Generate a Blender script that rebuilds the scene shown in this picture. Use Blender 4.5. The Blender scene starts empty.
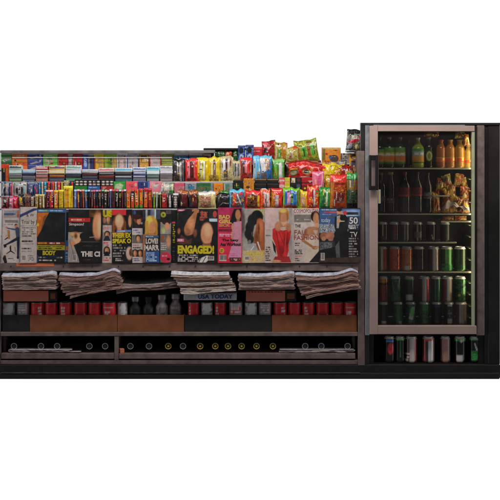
import bpy, math, random, time
import numpy as np
from mathutils import Vector, Matrix
T0 = time.time()
PI = math.pi
scn = bpy.context.scene

# ---------------------------------------------------------------- camera
# The stand is measured in photo pixels at its front plane: 1 px = 5 mm.
S, D, HPY = 0.005, 6.5, 125.0
ZC = (377-HPY)*S
cd = bpy.data.cameras.new('camera'); cam = bpy.data.objects.new('camera', cd)
scn.collection.objects.link(cam); scn.camera = cam
cam.location = (0, -D, ZC); cam.rotation_euler = (PI/2, 0, 0)
cd.sensor_width = 36; cd.lens = 36*D/2.5
cd.shift_y = -(250-HPY)/500.0
cd.clip_start = 0.05; cd.clip_end = 200

# ---------------------------------------------------------------- world, lamp, exposure
w = bpy.data.worlds.new('World'); scn.world = w; w.use_nodes = True
bg = w.node_tree.nodes['Background']
bg.inputs[0].default_value = (0.92, 0.95, 1.0, 1); bg.inputs[1].default_value = 0.095
def area(name, loc, aim, sx, sy, power, col):
    l = bpy.data.lights.new(name, 'AREA'); l.shape = 'RECTANGLE'; l.size = sx; l.size_y = sy
    l.energy = power; l.color = col
    o = bpy.data.objects.new(name, l); scn.collection.objects.link(o)
    o.location = loc
    o.rotation_euler = (Vector(aim)-Vector(loc)).to_track_quat('-Z', 'X' if name=='fridge_lamp' else 'Y').to_euler()
    return o
area('canopy_lamp', (0.0, -0.80, 1.95), (0, 0, 1.42), 3.0, 0.30, 28.5, (1.0, 0.93, 0.90))
area('fridge_lamp', ((471-250)*S, .004, (377-215)*S), ((400-250)*S, .10, (377-215)*S), .80, .02, .40, (1.0, .84, .55))
vs = scn.view_settings
scn.display_settings.display_device = 'sRGB'
vs.view_transform = 'Standard'; vs.look = 'None'; vs.exposure = 0; vs.gamma = 1
cy = scn.cycles
cy.use_denoising = True
try: cy.denoiser = 'OPENIMAGEDENOISE'
except Exception: pass
cy.max_bounces = 8; cy.transparent_max_bounces = 12; cy.sample_clamp_indirect = 4

# ---------------------------------------------------------------- helpers
def PX(px, y=0.0): return (px-250)*S*(1+y/D)
def PZ(py, y=0.0): return ZC+(HPY-py)*S*(1+y/D)
def link(o): scn.collection.objects.link(o); return o
LABELS = {}
def tag(o, label, cat, group=None, kind=None):
    o['label'] = label; o['category'] = cat
    if group: o['group'] = group
    if kind: o['kind'] = kind
    LABELS.setdefault(label, []).append(o.name)
    return o
def thing(name, label, cat, loc=(0,0,0), rotz=0, group=None):
    o = link(bpy.data.objects.new(name, None)); o.location = loc; o.rotation_euler = (0,0,rotz)
    o.empty_display_size = 0.05
    return tag(o, label, cat, group)
def lin(c):
    if not isinstance(c, str): return np.array(c, float)
    v = np.array([int(c[i:i+2], 16)/255 for i in (0,2,4)])
    return np.where(v <= .04045, v/12.92, ((v+.055)/1.055)**2.4)

# ---- materials
def mat(name, col=None, rough=.5, metal=0, spec=.5, coat=0, bump=0, bscale=200, vary=0, vscale=30, emit=None):
    m = bpy.data.materials.new(name); m.use_nodes = True
    nt = m.node_tree; b = nt.nodes['Principled BSDF']; N = nt.nodes.new; L = nt.links.new
    b.inputs['Roughness'].default_value = rough; b.inputs['Metallic'].default_value = metal
    b.inputs['Specular IOR Level'].default_value = spec; b.inputs['Coat Weight'].default_value = coat
    b.inputs['Coat Roughness'].default_value = .15
    if col is None:
        a = N('ShaderNodeAttribute'); a.attribute_name = 'Col'; csock = a.outputs['Color']
    else:
        c = N('ShaderNodeRGB'); c.outputs[0].default_value = (*lin(col), 1) ; csock = c.outputs[0]
    tc = N('ShaderNodeTexCoord')
    if vary:
        n = N('ShaderNodeTexNoise'); n.inputs['Scale'].default_value = vscale; n.inputs['Detail'].default_value = 6
        L(tc.outputs['Object'], n.inputs['Vector'])
        r = N('ShaderNodeMapRange'); r.inputs[1].default_value=.25; r.inputs[2].default_value=.75
        r.inputs[3].default_value = 1-vary; r.inputs[4].default_value = 1+vary
        L(n.outputs['Fac'], r.inputs[0])
        mx = N('ShaderNodeVectorMath'); mx.operation = 'SCALE'
        L(csock, mx.inputs[0]); L(r.outputs[0], mx.inputs['Scale']); csock = mx.outputs[0]
        r2 = N('ShaderNodeMapRange'); r2.inputs[1].default_value=.3; r2.inputs[2].default_value=.7
        r2.inputs[3].default_value = max(rough-.12,.05); r2.inputs[4].default_value = min(rough+.12,1)
        L(n.outputs['Fac'], r2.inputs[0]); L(r2.outputs[0], b.inputs['Roughness'])
    L(csock, b.inputs['Base Color'])
    if bump:
        n = N('ShaderNodeTexNoise'); n.inputs['Scale'].default_value = bscale; n.inputs['Detail'].default_value = 3
        L(tc.outputs['Object'], n.inputs['Vector'])
        bp = N('ShaderNodeBump'); bp.inputs['Strength'].default_value = bump; bp.inputs['Distance'].default_value = .002
        L(n.outputs['Fac'], bp.inputs['Height']); L(bp.outputs[0], b.inputs['Normal'])
    return m
M = dict(
    foil  = mat('printed_foil', rough=.26, spec=.6, coat=.5, bump=.6, bscale=90),
    card  = mat('printed_card', rough=.5, bump=.15, bscale=300, vary=.06),
    cover = mat('magazine_paper', rough=.42, coat=.12, bump=.08, bscale=40, vary=.06),
    news  = mat('newsprint', rough=.85, spec=.2, bump=.35, bscale=260, vary=.16, vscale=45),
    canp  = mat('can_paint', rough=.26, metal=.3, spec=.6, coat=.3),
    tinp  = mat('tin_label', rough=.4, spec=.5, vary=.08),
    alu   = mat('aluminium', (.85,.84,.83), rough=.38, metal=.3, bump=.1),
    rack  = mat('rack_paint', (.195,.142,.125), rough=.5, vary=.32, vscale=26, bump=.35, bscale=90),
    rackd = mat('rack_dark_board', (.10,.085,.078), rough=.7, vary=.3, vscale=9, bump=.2),
    lip   = mat('shelf_edge_plastic', (.62,.61,.62), rough=.3, spec=.6, vary=.15, vscale=30),
    rail  = mat('brushed_rail', (.30,.29,.285), rough=.38, metal=.5, vary=.25, vscale=20),
    black = mat('black_enamel', (.016,.016,.0145), rough=.38, vary=.3, vscale=6, bump=.1),
    pave  = mat('dark_plinth', (.014,.014,.013), rough=.8, vary=.4, vscale=12, bump=.5, bscale=80),
    curb  = mat('plinth_edge', (.06,.062,.07), rough=.55, vary=.5, vscale=25),
    door  = mat('door_frame_paint', (.455,.325,.288), rough=.36, vary=.07, vscale=8, bump=.08, bscale=250),
    steel = mat('hinge_steel', (.42,.44,.46), rough=.35, metal=.6, vary=.15),
    liner = mat('fridge_liner', (.42,.46,.30), rough=.5, vary=.12, vscale=18),
    inner = mat('fridge_back', (.035,.036,.032), rough=.6, vary=.2),
    wire  = mat('shelf_wire', (.82,.82,.62), rough=.35, spec=.6),
    handle= mat('black_plastic', (.009,.008,.008), rough=.42),
    cardb = mat('corrugated_card', (.29,.105,.048), rough=.85, spec=.2, vary=.22, vscale=22, bump=.3, bscale=150),
    cardb2= mat('tan_card', (.72,.235,.16), rough=.8, spec=.2, vary=.14, vscale=26, bump=.25, bscale=150),
    trayd = mat('dark_tray_card', (.02,.019,.018), rough=.7, vary=.3),
    dglass= mat('dark_bottle_glass', (.012,.011,.009), rough=.12, spec=.7),
    chrome= mat('ring_white', (.88,.88,.92), rough=.22, metal=.75),
    brass = mat('ring_yellow', (.75,.55,.06), rough=.4),
    cloth = mat('grey_cloth', (.66,.56,.55), rough=.9, vary=.15, vscale=60, bump=.4),
    sticker=mat('orange_sticker', (.80,.22,.10), rough=.5, vary=.06),
    screw = mat('screw_steel', (.10,.10,.10), rough=.4, metal=.8),
)
def glass_mat():
    m = bpy.data.materials.new('door_glass'); m.use_nodes = True; nt = m.node_tree
    nt.nodes.clear(); N = nt.nodes.new; L = nt.links.new
    o = N('ShaderNodeOutputMaterial'); mx = N('ShaderNodeMixShader'); t = N('ShaderNodeBsdfTransparent')
    t.inputs[0].default_value = (.93,.95,.93,1)
    g = N('ShaderNodeBsdfGlossy'); g.inputs['Roughness'].default_value = .04
    f = N('ShaderNodeFresnel'); f.inputs[0].default_value = 1.45
    d = N('ShaderNodeBsdfDiffuse'); d.inputs[0].default_value = (.75,.70,.62,1); m2 = N('ShaderNodeMixShader')  # diffuse haze mixed into the glass to lift the dark interior
    tc = N('ShaderNodeTexCoord'); n = N('ShaderNodeTexNoise'); n.inputs['Scale'].default_value = 7; n.inputs['Detail'].default_value = 7
    r = N('ShaderNodeMapRange'); r.inputs[1].default_value = .35; r.inputs[2].default_value = .75; r.inputs[3].default_value = .003; r.inputs[4].default_value = .022
    L(tc.outputs['Object'], n.inputs['Vector']); L(n.outputs['Fac'], r.inputs[0]); L(r.outputs[0], m2.inputs[0]); L(t.outputs[0], m2.inputs[1]); L(d.outputs[0], m2.inputs[2])
    L(f.outputs[0], mx.inputs[0]); L(m2.outputs[0], mx.inputs[1]); L(g.outputs[0], mx.inputs[2]); L(mx.outputs[0], o.inputs[0])
    return m
M['glass'] = glass_mat()
def emis(name, col, s):
    m = bpy.data.materials.new(name); m.use_nodes = True; nt = m.node_tree; nt.nodes.clear()
    o = nt.nodes.new('ShaderNodeOutputMaterial'); e = nt.nodes.new('ShaderNodeEmission')
    e.inputs[0].default_value = (*col, 1); e.inputs[1].default_value = s; nt.links.new(e.outputs[0], o.inputs[0]); return m
def liquid(name, col, rough=.15):
    return mat(name, col, rough=rough, spec=.6, coat=.3, vary=.2, vscale=40)

# ---- mesh accumulator (vertices, faces, vertex print colours)
class Acc:
    def __init__(s): s.v=[]; s.f=[]; s.c=[]; s.n=0
    def add(s, V, F, C=None):
        V = np.asarray(V, float); n = len(V)
        s.v.append(V)
        if C is None: C = np.full((n,3), .5)
        C = np.asarray(C, float)
        if C.ndim == 1: C = np.tile(C, (n,1))
        s.c.append(C)
        o = s.n
        if isinstance(F, np.ndarray): s.f += (F+o).tolist()
        else: s.f += [[i+o for i in q] for q in F]
        s.n += n
    def box(s, x0,x1,y0,y1,z0,z1, C=None, bev=0):
        x0,x1=min(x0,x1),max(x0,x1); z0,z1=min(z0,z1),max(z0,z1); y0,y1=min(y0,y1),max(y0,y1)
        b = min(bev, (x1-x0)*.45,(y1-y0)*.45,(z1-z0)*.45)
        if b <= 0:
            V=[(x,y,z) for x in (x0,x1) for y in (y0,y1) for z in (z0,z1)]
            s.add(V,[(0,1,3,2),(4,6,7,5),(0,4,5,1),(2,3,7,6),(0,2,6,4),(1,5,7,3)],C); return
        V=[]; F=[]; idx={}
        for ix,sx in ((0,x0),(1,x1)):
            for iy,sy in ((0,y0),(1,y1)):
                for iz,sz in ((0,z0),(1,z1)):
                    dx = b if ix==0 else -b; dy = b if iy==0 else -b; dz = b if iz==0 else -b
                    for a,p in enumerate(((sx,sy+dy,sz+dz),(sx+dx,sy,sz+dz),(sx+dx,sy+dy,sz))):
                        idx[ix,iy,iz,a]=len(V); V.append(p)
        for ix in (0,1):
            F.append([idx[ix,0,0,0],idx[ix,1,0,0],idx[ix,1,1,0],idx[ix,0,1,0]])
            F.append([idx[0,ix,0,1],idx[1,ix,0,1],idx[1,ix,1,1],idx[0,ix,1,1]])
            F.append([idx[0,0,ix,2],idx[1,0,ix,2],idx[1,1,ix,2],idx[0,1,ix,2]])
        for i in (0,1):
            for j in (0,1):
                F.append([idx[i,j,0,0],idx[i,j,1,0],idx[i,j,1,1],idx[i,j,0,1]])
                F.append([idx[i,0,j,0],idx[i,1,j,0],idx[i,1,j,2],idx[i,0,j,2]])
                F.append([idx[0,i,j,1],idx[1,i,j,1],idx[1,i,j,2],idx[0,i,j,2]])
        for i in (0,1):
            for j in (0,1):
                for k in (0,1): F.append([idx[i,j,k,0],idx[i,j,k,1],idx[i,j,k,2]])
        s.add(V,F,C)
    def lathe(s, prof, n=28, C=None, axis='z', o=(0,0,0)):
        V=[]; F=[]
        for r,h in prof:
            for k in range(n):
                a=2*PI*k/n
                p = (r*math.sin(a), -r*math.cos(a), h)
                if axis=='y': p=(p[0],h,-p[1])
                V.append((p[0]+o[0],p[1]+o[1],p[2]+o[2]))
        m=len(prof)
        for i in range(m-1):
            for k in range(n): F.append((i*n+k,i*n+(k+1)%n,(i+1)*n+(k+1)%n,(i+1)*n+k))
        F.append(list(range(n))[::-1]); F.append([(m-1)*n+k for k in range(n)])
        if callable(C): C = C(np.array(V)-np.array(o))
        s.add(V,F,C)
    def tube(s, pts, r, n=8, C=None, closed=False):
        P=[Vector(p) for p in pts]; V=[]; F=[]; m=len(P)
        for i,p in enumerate(P):
            a = P[(i+1)%m] if (closed or i<m-1) else p; b = P[i-1] if (closed or i>0) else p
            t=(a-b).normalized(); u=t.cross(Vector((0,0,1)))
            if u.length<.1: u=t.cross(Vector((0,1,0)))
            u.normalize(); q=t.cross(u)
            for k in range(n):
                an=2*PI*k/n; V.append(tuple(p+u*r*math.cos(an)+q*r*math.sin(an)))
        for i in range(m if closed else m-1):
            j=(i+1)%m
            for k in range(n): F.append((i*n+k,i*n+(k+1)%n,j*n+(k+1)%n,j*n+k))
        if not closed: F.append(list(range(n))[::-1]); F.append([(m-1)*n+k for k in range(n)])
        s.add(V,F,C)
    def grid(s, V, nu, nv, C):
        i = np.arange(nu-1); j = np.arange(nv-1)
        I,J = np.meshgrid(i,j,indexing='ij'); a = (I*nv+J).ravel()
        s.add(V, np.stack([a, a+nv, a+nv+1, a+1],1), C)
    def build(s, name, m, parent=None, loc=None, smooth=False, rot=None):
        V=np.concatenate(s.v); C=np.concatenate(s.c)
        me=bpy.data.meshes.new(name); me.from_pydata(V.tolist(),[],s.f)
        ca=me.color_attributes.new('Col','FLOAT_COLOR','POINT')
        ca.data.foreach_set('color', np.concatenate([C,np.ones((len(C),1))],1).astype(np.float32).ravel())
        me.materials.append(m)
        import bmesh
        if len(s.f) < 30000:
            b=bmesh.new(); b.from_mesh(me); bmesh.ops.recalc_face_normals(b, faces=b.faces); b.to_mesh(me); b.free()
        if smooth:
            me.polygons.foreach_set('use_smooth', [True]*len(me.polygons))
            if smooth != 'all':
                try: me.set_sharp_from_angle(angle=math.radians(40))
                except Exception: pass
        o=link(bpy.data.objects.new(name, me))
        if parent: o.parent=parent
        if loc is not None: o.location=loc
        if rot is not None: o.rotation_euler=rot
        return o

# ---- numpy value noise
def hsh(i,j,s):
    h=(i.astype(np.int64)*374761393+j.astype(np.int64)*668265263+s*1442695041)&0x7fffffff
    h=((h^(h>>13))*1274126177)&0x7fffffff
    return ((h^(h>>16))&0xffff)/65535.
def vn(x,y,s=0):
    x=np.asarray(x,float); y=np.asarray(y,float)
    i=np.floor(x); j=np.floor(y); fx=x-i; fy=y-j; fx=fx*fx*(3-2*fx); fy=fy*fy*(3-2*fy)
    a=hsh(i,j,s); b=hsh(i+1,j,s); c=hsh(i,j+1,s); d=hsh(i+1,j+1,s)
    return (a*(1-fx)+b*fx)*(1-fy)+(c*(1-fx)+d*fx)*fy

# ---- printed artwork: soft shapes in photo pixels, evaluated per vertex as albedo
def sm(d, w=.22): return np.clip(.5-d/(2*w),0,1)
def paint(ops, X, Y, gain, seed=1, lo=.012, hi=.86):
    col=np.zeros((len(X),3))+.05
    for q,op in enumerate(ops):
        k=op[0]
        if k=='bg': col[:]=lin(op[1]); continue
        if k=='g':
            n=.6*vn(X*.9,Y*.9,seed+q)+.4*vn(X*2.3,Y*2.3,seed+q+9); col*=(1+op[1]*(n-.5)*2)[:,None]; continue
        if k=='r': x0,y0,x1,y1,c=op[1:6]; m=sm(np.maximum(np.maximum(x0-X,X-x1),np.maximum(y0-Y,Y-y1))); c=lin(c)
        elif k=='e':
            cx,cy_,rx,ry,c=op[1:6]; wd=op[6] if len(op)>6 else .25
            d=(np.sqrt(((X-cx)/rx)**2+((Y-cy_)/ry)**2)-1)*min(rx,ry); m=sm(d,wd); c=lin(c)
        elif k=='l':
            x0,y0,x1,y1,w0,w1,c=op[1:8]; dx,dy=x1-x0,y1-y0; t=np.clip(((X-x0)*dx+(Y-y0)*dy)/(dx*dx+dy*dy+1e-9),0,1)
            d=np.hypot(X-x0-t*dx,Y-y0-t*dy)-(w0+(w1-w0)*t)/2; m=sm(d); c=lin(c)
        elif k=='p':
            pts,c=op[1:3]; m=np.zeros(len(X))
            for ox,oy in ((-.14,-.06),(.06,-.14),(.14,.06),(-.06,.14)):
                ins=np.zeros(len(X),bool); j=len(pts)-1; XX=X+ox*1.4; YY=Y+oy*1.4
                for i in range(len(pts)):
                    xi,yi=pts[i]; xj,yj=pts[j]
                    if yi!=yj: ins^=((yi>YY)!=(yj>YY))&(XX<(xj-xi)*(YY-yi)/(yj-yi)+xi)
                    j=i
                m+=ins*.25
            c=lin(c)
        elif k=='b':
            y0,y1,bars=op[1:4]; m=sm(np.maximum(y0-Y,Y-y1),.3)*(X>=bars[0][0]); c=np.zeros((len(X),3))
            for x,cc in bars:
                if cc is None: m=m*np.where(X>=x,0,1)
                else:
                    t=np.clip((X-x)/.3+.5,0,1)[:,None]; c=c*(1-t)+lin(cc)*t if x!=bars[0][0] else c*0+lin(cc)
        elif k=='h':
            x0,x1,bars=op[1:4]; m=sm(np.maximum(x0-X,X-x1),.3)*(Y>=bars[0][0]); c=np.zeros((len(X),3))
            for y,cc in bars:
                t=np.clip((Y-y)/.3+.5,0,1)[:,None]; c=c*(1-t)+lin(cc)*t if y!=bars[0][0] else c*0+lin(cc)
        elif k=='t':
            x0,y0,x1,y1,rows,c=op[1:7]; rh=(y1-y0)/rows; r=np.floor((Y-y0)/rh); fy=(Y-y0)/rh-r
            ln=hsh(r,r*0+3,seed+q)*.35
            wd=hsh(np.floor(X/1.9+r*.37),r,seed+q)>.16
            st=vn(X*2.6,r*7.1,seed+q+5)
            m=((X>x0)&(X<x1-(x1-x0)*ln)&(Y>y0)&(Y<y1)&(fy>.18)&(fy<.78)&wd)*np.clip(st*1.5,.25,1); c=lin(c)
        elif k=='k':
            x0,y0,x1,y1,sc,cs=op[1:7]
            n=vn(X/sc*1.25,Y/sc*1.25,seed+q)*.55+vn(X/sc*2.9,Y/sc*2.9,seed+q+3)*.45
            n=np.clip((n-.24)/.52,0,1)*(len(cs)-1); P=np.array([lin(z) for z in cs]); i0=np.minimum(np.floor(n).astype(int),len(cs)-2)
            fr=n-i0; fr=np.clip((fr-.5)*1.7+.5,0,1)[:,None]; c=P[i0]*(1-fr)+P[i0+1]*fr
            m=sm(np.maximum(np.maximum(x0-X,X-x1),np.maximum(y0-Y,Y-y1)),.6)
        elif k=='v':
            t=np.clip((Y-op[3])/(op[4]-op[3]),0,1)[:,None]; col=lin(op[1])*(1-t)+lin(op[2])*t; continue
        else: raise ValueError(k)
        m=m[:,None] if m.ndim==1 else m
        col=col*(1-m)+c*m
    return np.clip(col*gain,lo,hi)

# ---- one packet / carton / bar standing on a shelf
RND = random.Random(7)
def pack(form, name, cat, label, x0,x1,yt,yb, y, ops, gain=1.5, t=.016, group=None, m=None, roll=None, yaw=None,
         arch=0, step=.0014, lift=0, seed=None):
    seed = seed if seed is not None else RND.randint(1,9999)
    if roll is None: roll=RND.uniform(-1.6,1.6) if form=='bar' else RND.uniform(-1.3,1.3) if form=='bag' else RND.uniform(-.25,.25)
    if form!='box': y+=RND.uniform(-.004,.004)
    W=(x1-x0)*S*(1+y/D); H=(yb-yt)*S*(1+y/D)
    nu=max(8,int(W/step)); nv=max(8,int(H/step))
    u=np.linspace(0,1,nu); v=np.linspace(0,1,nv); U,V=[a.ravel() for a in np.meshgrid(u,v,indexing='ij')]
    de=np.minimum(np.minimum(U,1-U)*W,np.minimum(V,1-V)*H)
    lx=(U-.5)*W; lz=(1-V)*H
    if form=='box':
        f=1-.12*(1-np.clip(de/.002,0,1))**2
        f=f+ (vn(U*3,V*3,seed)-.5)*.03
        lx=lx+(vn(V*2,V*0,seed)-.5)*.0008
    elif form=='bar':
        cr=np.clip((np.minimum(V,1-V)*H)/.007,0,1)
        f=np.sin(PI*np.clip(U,.0,1))**.35*(.12+.88*cr**.6)+(vn(U*4,V*9,seed)-.5)*.15*cr
        f=np.maximum(f,.05)
    else: # bag
        c0=.006; e=np.minimum(V,1-V)*H
        cr=np.clip((e-c0)/(.35*H),0,1)
        f=np.clip(np.sin(PI*np.clip(U,.004,.996)),0,1)**.5*np.sin(cr*PI/2)**.6
        wr=(vn(U*5+V*2,V*4,seed)-.5)*.34+(vn(U*12,V*7,seed+1)-.5)*.16
        rid=(vn(U*16,V*1.4,seed+2)-.5)*.5*np.exp(-((e-c0)/.018)**2)
        f=np.maximum(f+(wr+rid)*np.clip(f*1.6,0,1),.03)
        lx=lx*(1+.05*(vn(V*5,V*0,seed+4)-.5)-.04*np.sin(PI*V))
        lz=lz+(vn(U*4,U*0,seed+5)-.5)*.012*(1-V)*min(1,H/.08)+np.where(V<.02,(np.mod(U*W/.0022,1)-.5)*.001,0)
    lz=lz+arch*H*np.sin(PI*U)*(1-V)
    Xp=x0+U*(x1-x0); Yp=yt+V*(yb-yt)
    C=paint(ops,Xp,Yp,gain,seed); C=np.clip(C*(C.max(1,keepdims=True)/.86)**.28,.01,.86)
    A=Acc(); A.grid(np.stack([lx,-t*f,lz],1),nu,nv,C)
    ring=np.concatenate([np.arange(nu)*nv, (nu-1)*nv+np.arange(1,nv), np.arange(nu-2,-1,-1)*nv+nv-1, np.arange(nv-2,0,-1)])
    # back: boundary ring pushed back and capped by a coarse centre
    back=np.stack([lx,t*(f if form!='box' else np.maximum(f,.9)),lz],1)
    n0=nu*nv; k=len(ring)
    bcol=C[ring]
    A.add(back[ring],[], bcol)
    A.f += [[int(ring[i]),int(ring[(i+1)%k]),n0+(i+1)%k,n0+i] for i in range(k)]
    if form=='box': A.f.append([n0+i for i in range(k)][::-1])
    else:
        inn=back[ring]*1.0; cen=inn.mean(0); inn=cen+(inn-cen)*.6; inn[:,1]=t*.8
        A.add(inn,[],bcol); A.f += [[n0+i,n0+(i+1)%k,n0+k+(i+1)%k,n0+k+i] for i in range(k)]
        A.f.append([n0+k+i for i in range(k)][::-1])
    if m is None: m=M['card'] if form=='box' else M['foil']
    yw=yaw if yaw is not None else RND.uniform(-.06,.06)
    o=A.build(name,m,None,(PX((x0+x1)/2,y),y,PZ(yb,y)+lift),smooth=True,rot=(0,math.radians(roll),yw))
    return tag(o,label,cat,group)

# ---- lettering as flat filled glyphs mapped onto a surface
_tc={}
def glyphs(txt, bold=.0):
    k=(txt,bold)
    if k in _tc: return _tc[k]
    cu=bpy.data.curves.new('tmp','FONT'); cu.body=txt; cu.size=1; cu.offset=bold; cu.resolution_u=3
    o=bpy.data.objects.new('tmp',cu); link(o)
    dg=bpy.context.evaluated_depsgraph_get(); me=bpy.data.meshes.new_from_object(o.evaluated_get(dg))
    V=np.array([v.co[:2] for v in me.vertices]); F=[list(p.vertices) for p in me.polygons]
    bpy.data.objects.remove(o); bpy.data.curves.remove(cu); bpy.data.meshes.remove(me)
    V=V-V.min(0); V=V/V.max(0)
    _tc[k]=(V,F); return _tc[k]

# ================================================================ setting
# white cut-out background: an added glowing curved screen behind the stand
A=Acc(); n=48; R_=7.0; V=[]; F=[]
for i in range(n+1):
    a=math.radians(-88+176*i/n)
    for z in (-9,9): V.append((R_*math.sin(a), -3.0+R_*math.cos(a), z))
for i in range(n): F.append((2*i,2*i+2,2*i+3,2*i+1))
A.add(V,F); o=A.build('glowing_backdrop',emis('white_backdrop',(1,1,1),1.02)); o['kind']='structure'
A=Acc(); A.box(PX(-1),PX(499.4),-.03,.62,PZ(377),PZ(363.6),bev=.003)
A.box(PX(-1,-.05),PX(499.4,-.05),-.055,-.031,PZ(377),PZ(371.3),bev=.002)
o=A.build('ground',M['pave']); o['kind']='structure'
A=Acc()
xs=np.linspace(1,360,60)
for i in range(59):
    A.box(PX(xs[i],-.05),PX(xs[i+1],-.05)-.0004,-.0575,-.0315,PZ(371.2),PZ(370.95+.12*RND.random()))
o=A.build('kerb_strip',M['curb']); o['kind']='structure'

# ================================================================ display rack
rack=thing('display_rack','long brown metal shop rack with stepped candy shelves and open lower bays','rack',(0,0,0))
def part(nm,mm,fn,parent=None,label=None):
    A=Acc(); fn(A); o=A.build(nm,M[mm] if isinstance(mm,str) else mm,parent or rack)
    if label: o['label']=label
    return o
CAVB=.42
part('side_post','rack',lambda A:(A.box(PX(357.6),PX(364.2),-.03,.012,PZ(365),PZ(150.8),bev=.002),A.box(PX(357.9,.05),PX(364.2),.0125,.30,PZ(207.5),PZ(152),bev=.002),A.box(PX(361.6),PX(364),.0125,CAVB,PZ(364),PZ(208.6))))
part('side_post','rail',lambda A:(A.box(PX(-.8),PX(1.0),-.03,-.012,PZ(364),PZ(153),bev=.001),A.box(PX(-.8),PX(1.1),-.0115,CAVB,PZ(364),PZ(269.8))),label='pale narrow post at the open end of the rack')
led=part('magazine_ledge','rack',lambda A:(A.box(PX(1.2),PX(357.5),-.045,CAVB,PZ(269),PZ(262.4),bev=.0015),A.box(PX(1.2),PX(357.5),-.0475,-.0452,PZ(269.6),PZ(267.9))))
for sx in (11,63.5,92.5,118.5,143.2,169.6,195.4,221.2,246.8,273,299.5,327,352):
    A=Acc(); A.lathe([(.0,-.0487),(.003,-.0487),(.0036,-.0477),(.0036,-.0452)],10,axis='y',o=(PX(sx,-.045),0,PZ(266.2,-.045))); A.build('screw',M['screw'],led)
A=Acc(); A.box(PX(16.3,-.045),PX(54,-.045),-.0461,-.0452,PZ(266.3,-.045),PZ(262.9,-.045)); A.build('sticker',M['sticker'],led)
TI={'A':(.012,.066,208.6),'B':(.068,.134,196.),'C':(.136,.204,181.6),'D':(.206,.31,170.)}
def step(k,x0,x1,py):
    y0,y1,_=TI[k]; z=PZ(py,(y0+y1)/2)
    s=part('shelf','rackd',lambda A:(A.box(PX(x0,y1),PX(x1,y0 if x1>350 else y1),y0,y1+.0015,z-.006,z)))
    part('shelf_edge','lip',lambda A:(A.box(PX(x0,y0),PX(x1,0 if x1>350 else y0),y0-.003,y0-.0004,z-.0052,z+.0016,bev=.0005)),s)
    return z
ZA=step('A',1.4,357.4,208.6); ZB=step('B',1.4,357.4,196.); ZCt=step('C',1.4,357.4,181.6)
ZD1=step('D',1.4,214,170.); ZD2=step('D',214.4,357.4,162.8)
part('riser_panel','rackd',lambda A:(A.box(PX(1.4,.07),PX(357),.0675,.0677,ZA+.001,ZB-.007),A.box(PX(1.4,.135),PX(357),.1352,.1356,ZB+.001,ZCt-.007),A.box(PX(1.4,.2),PX(357),.2052,.2056,ZCt+.001,ZD1-.007),
   A.box(PX(1.4),PX(357),.0085,.0115,PZ(262.3),ZA-.009)))
part('back_panel','rackd',lambda A:(A.box(PX(.6,.3),PX(214,.3),.313,.322,ZD1-.3,PZ(151,.3)),A.box(PX(214.2,.3),PX(357,.3),.313,.322,ZD1-.3,ZD2-.01),A.box(PX(-.8),PX(363.9),CAVB+.0005,CAVB+.012,PZ(364),PZ(269))))
part('top_rail','rail',lambda A:(A.box(PX(.2,.2),PX(215,.2),.19,.235,PZ(153.1,.2),PZ(150.3,.2),bev=.002)))
part('price_rail','lip',lambda A:A.box(PX(12,.2),PX(172,.2),.199,.2015,PZ(157.9,.2),PZ(157.1,.2)))
part('light_housing','handle',lambda A:(A.box(PX(203.5,.25),PX(246,.25),.24,.30,PZ(150.2,.25),PZ(148.2,.25),bev=.002),A.box(PX(204,.25),PX(207,.25),.26,.29,PZ(165,.25),PZ(150.25,.25))))
zb1=PZ(331.4); zb2=PZ(352.8)
part('lower_shelf','rack',lambda A:(A.box(PX(1.4),PX(357.4),-.028,CAVB,PZ(335.2),zb1,bev=.0015)))
part('bottom_shelf','rack',lambda A:(A.box(PX(2),PX(114.6),-.024,CAVB,PZ(358),zb2,bev=.0015),A.box(PX(119.4),PX(355),-.024,CAVB,PZ(358),zb2,bev=.0015)))
part('partition','rack',lambda A:A.box(PX(115),PX(119),-.026,CAVB-.01,PZ(359),PZ(335.4),bev=.001))
part('plinth_board','rack',lambda A:(A.box(PX(1.4),PX(357.4),-.026,.02,PZ(363.2),PZ(359.6),bev=.001)))
part('inner_upright','rackd',lambda A:A.box(PX(352.8),PX(355.4),.02,CAVB,PZ(352.6),PZ(335.4)))
part('inner_upright','rackd',lambda A:A.box(PX(2),PX(5),.03,.2,PZ(352.6),PZ(335.4)))
part('kick_board','black',lambda A:A.box(PX(0),PX(364),.022,.05,PZ(363.5),PZ(358.2)))

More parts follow.
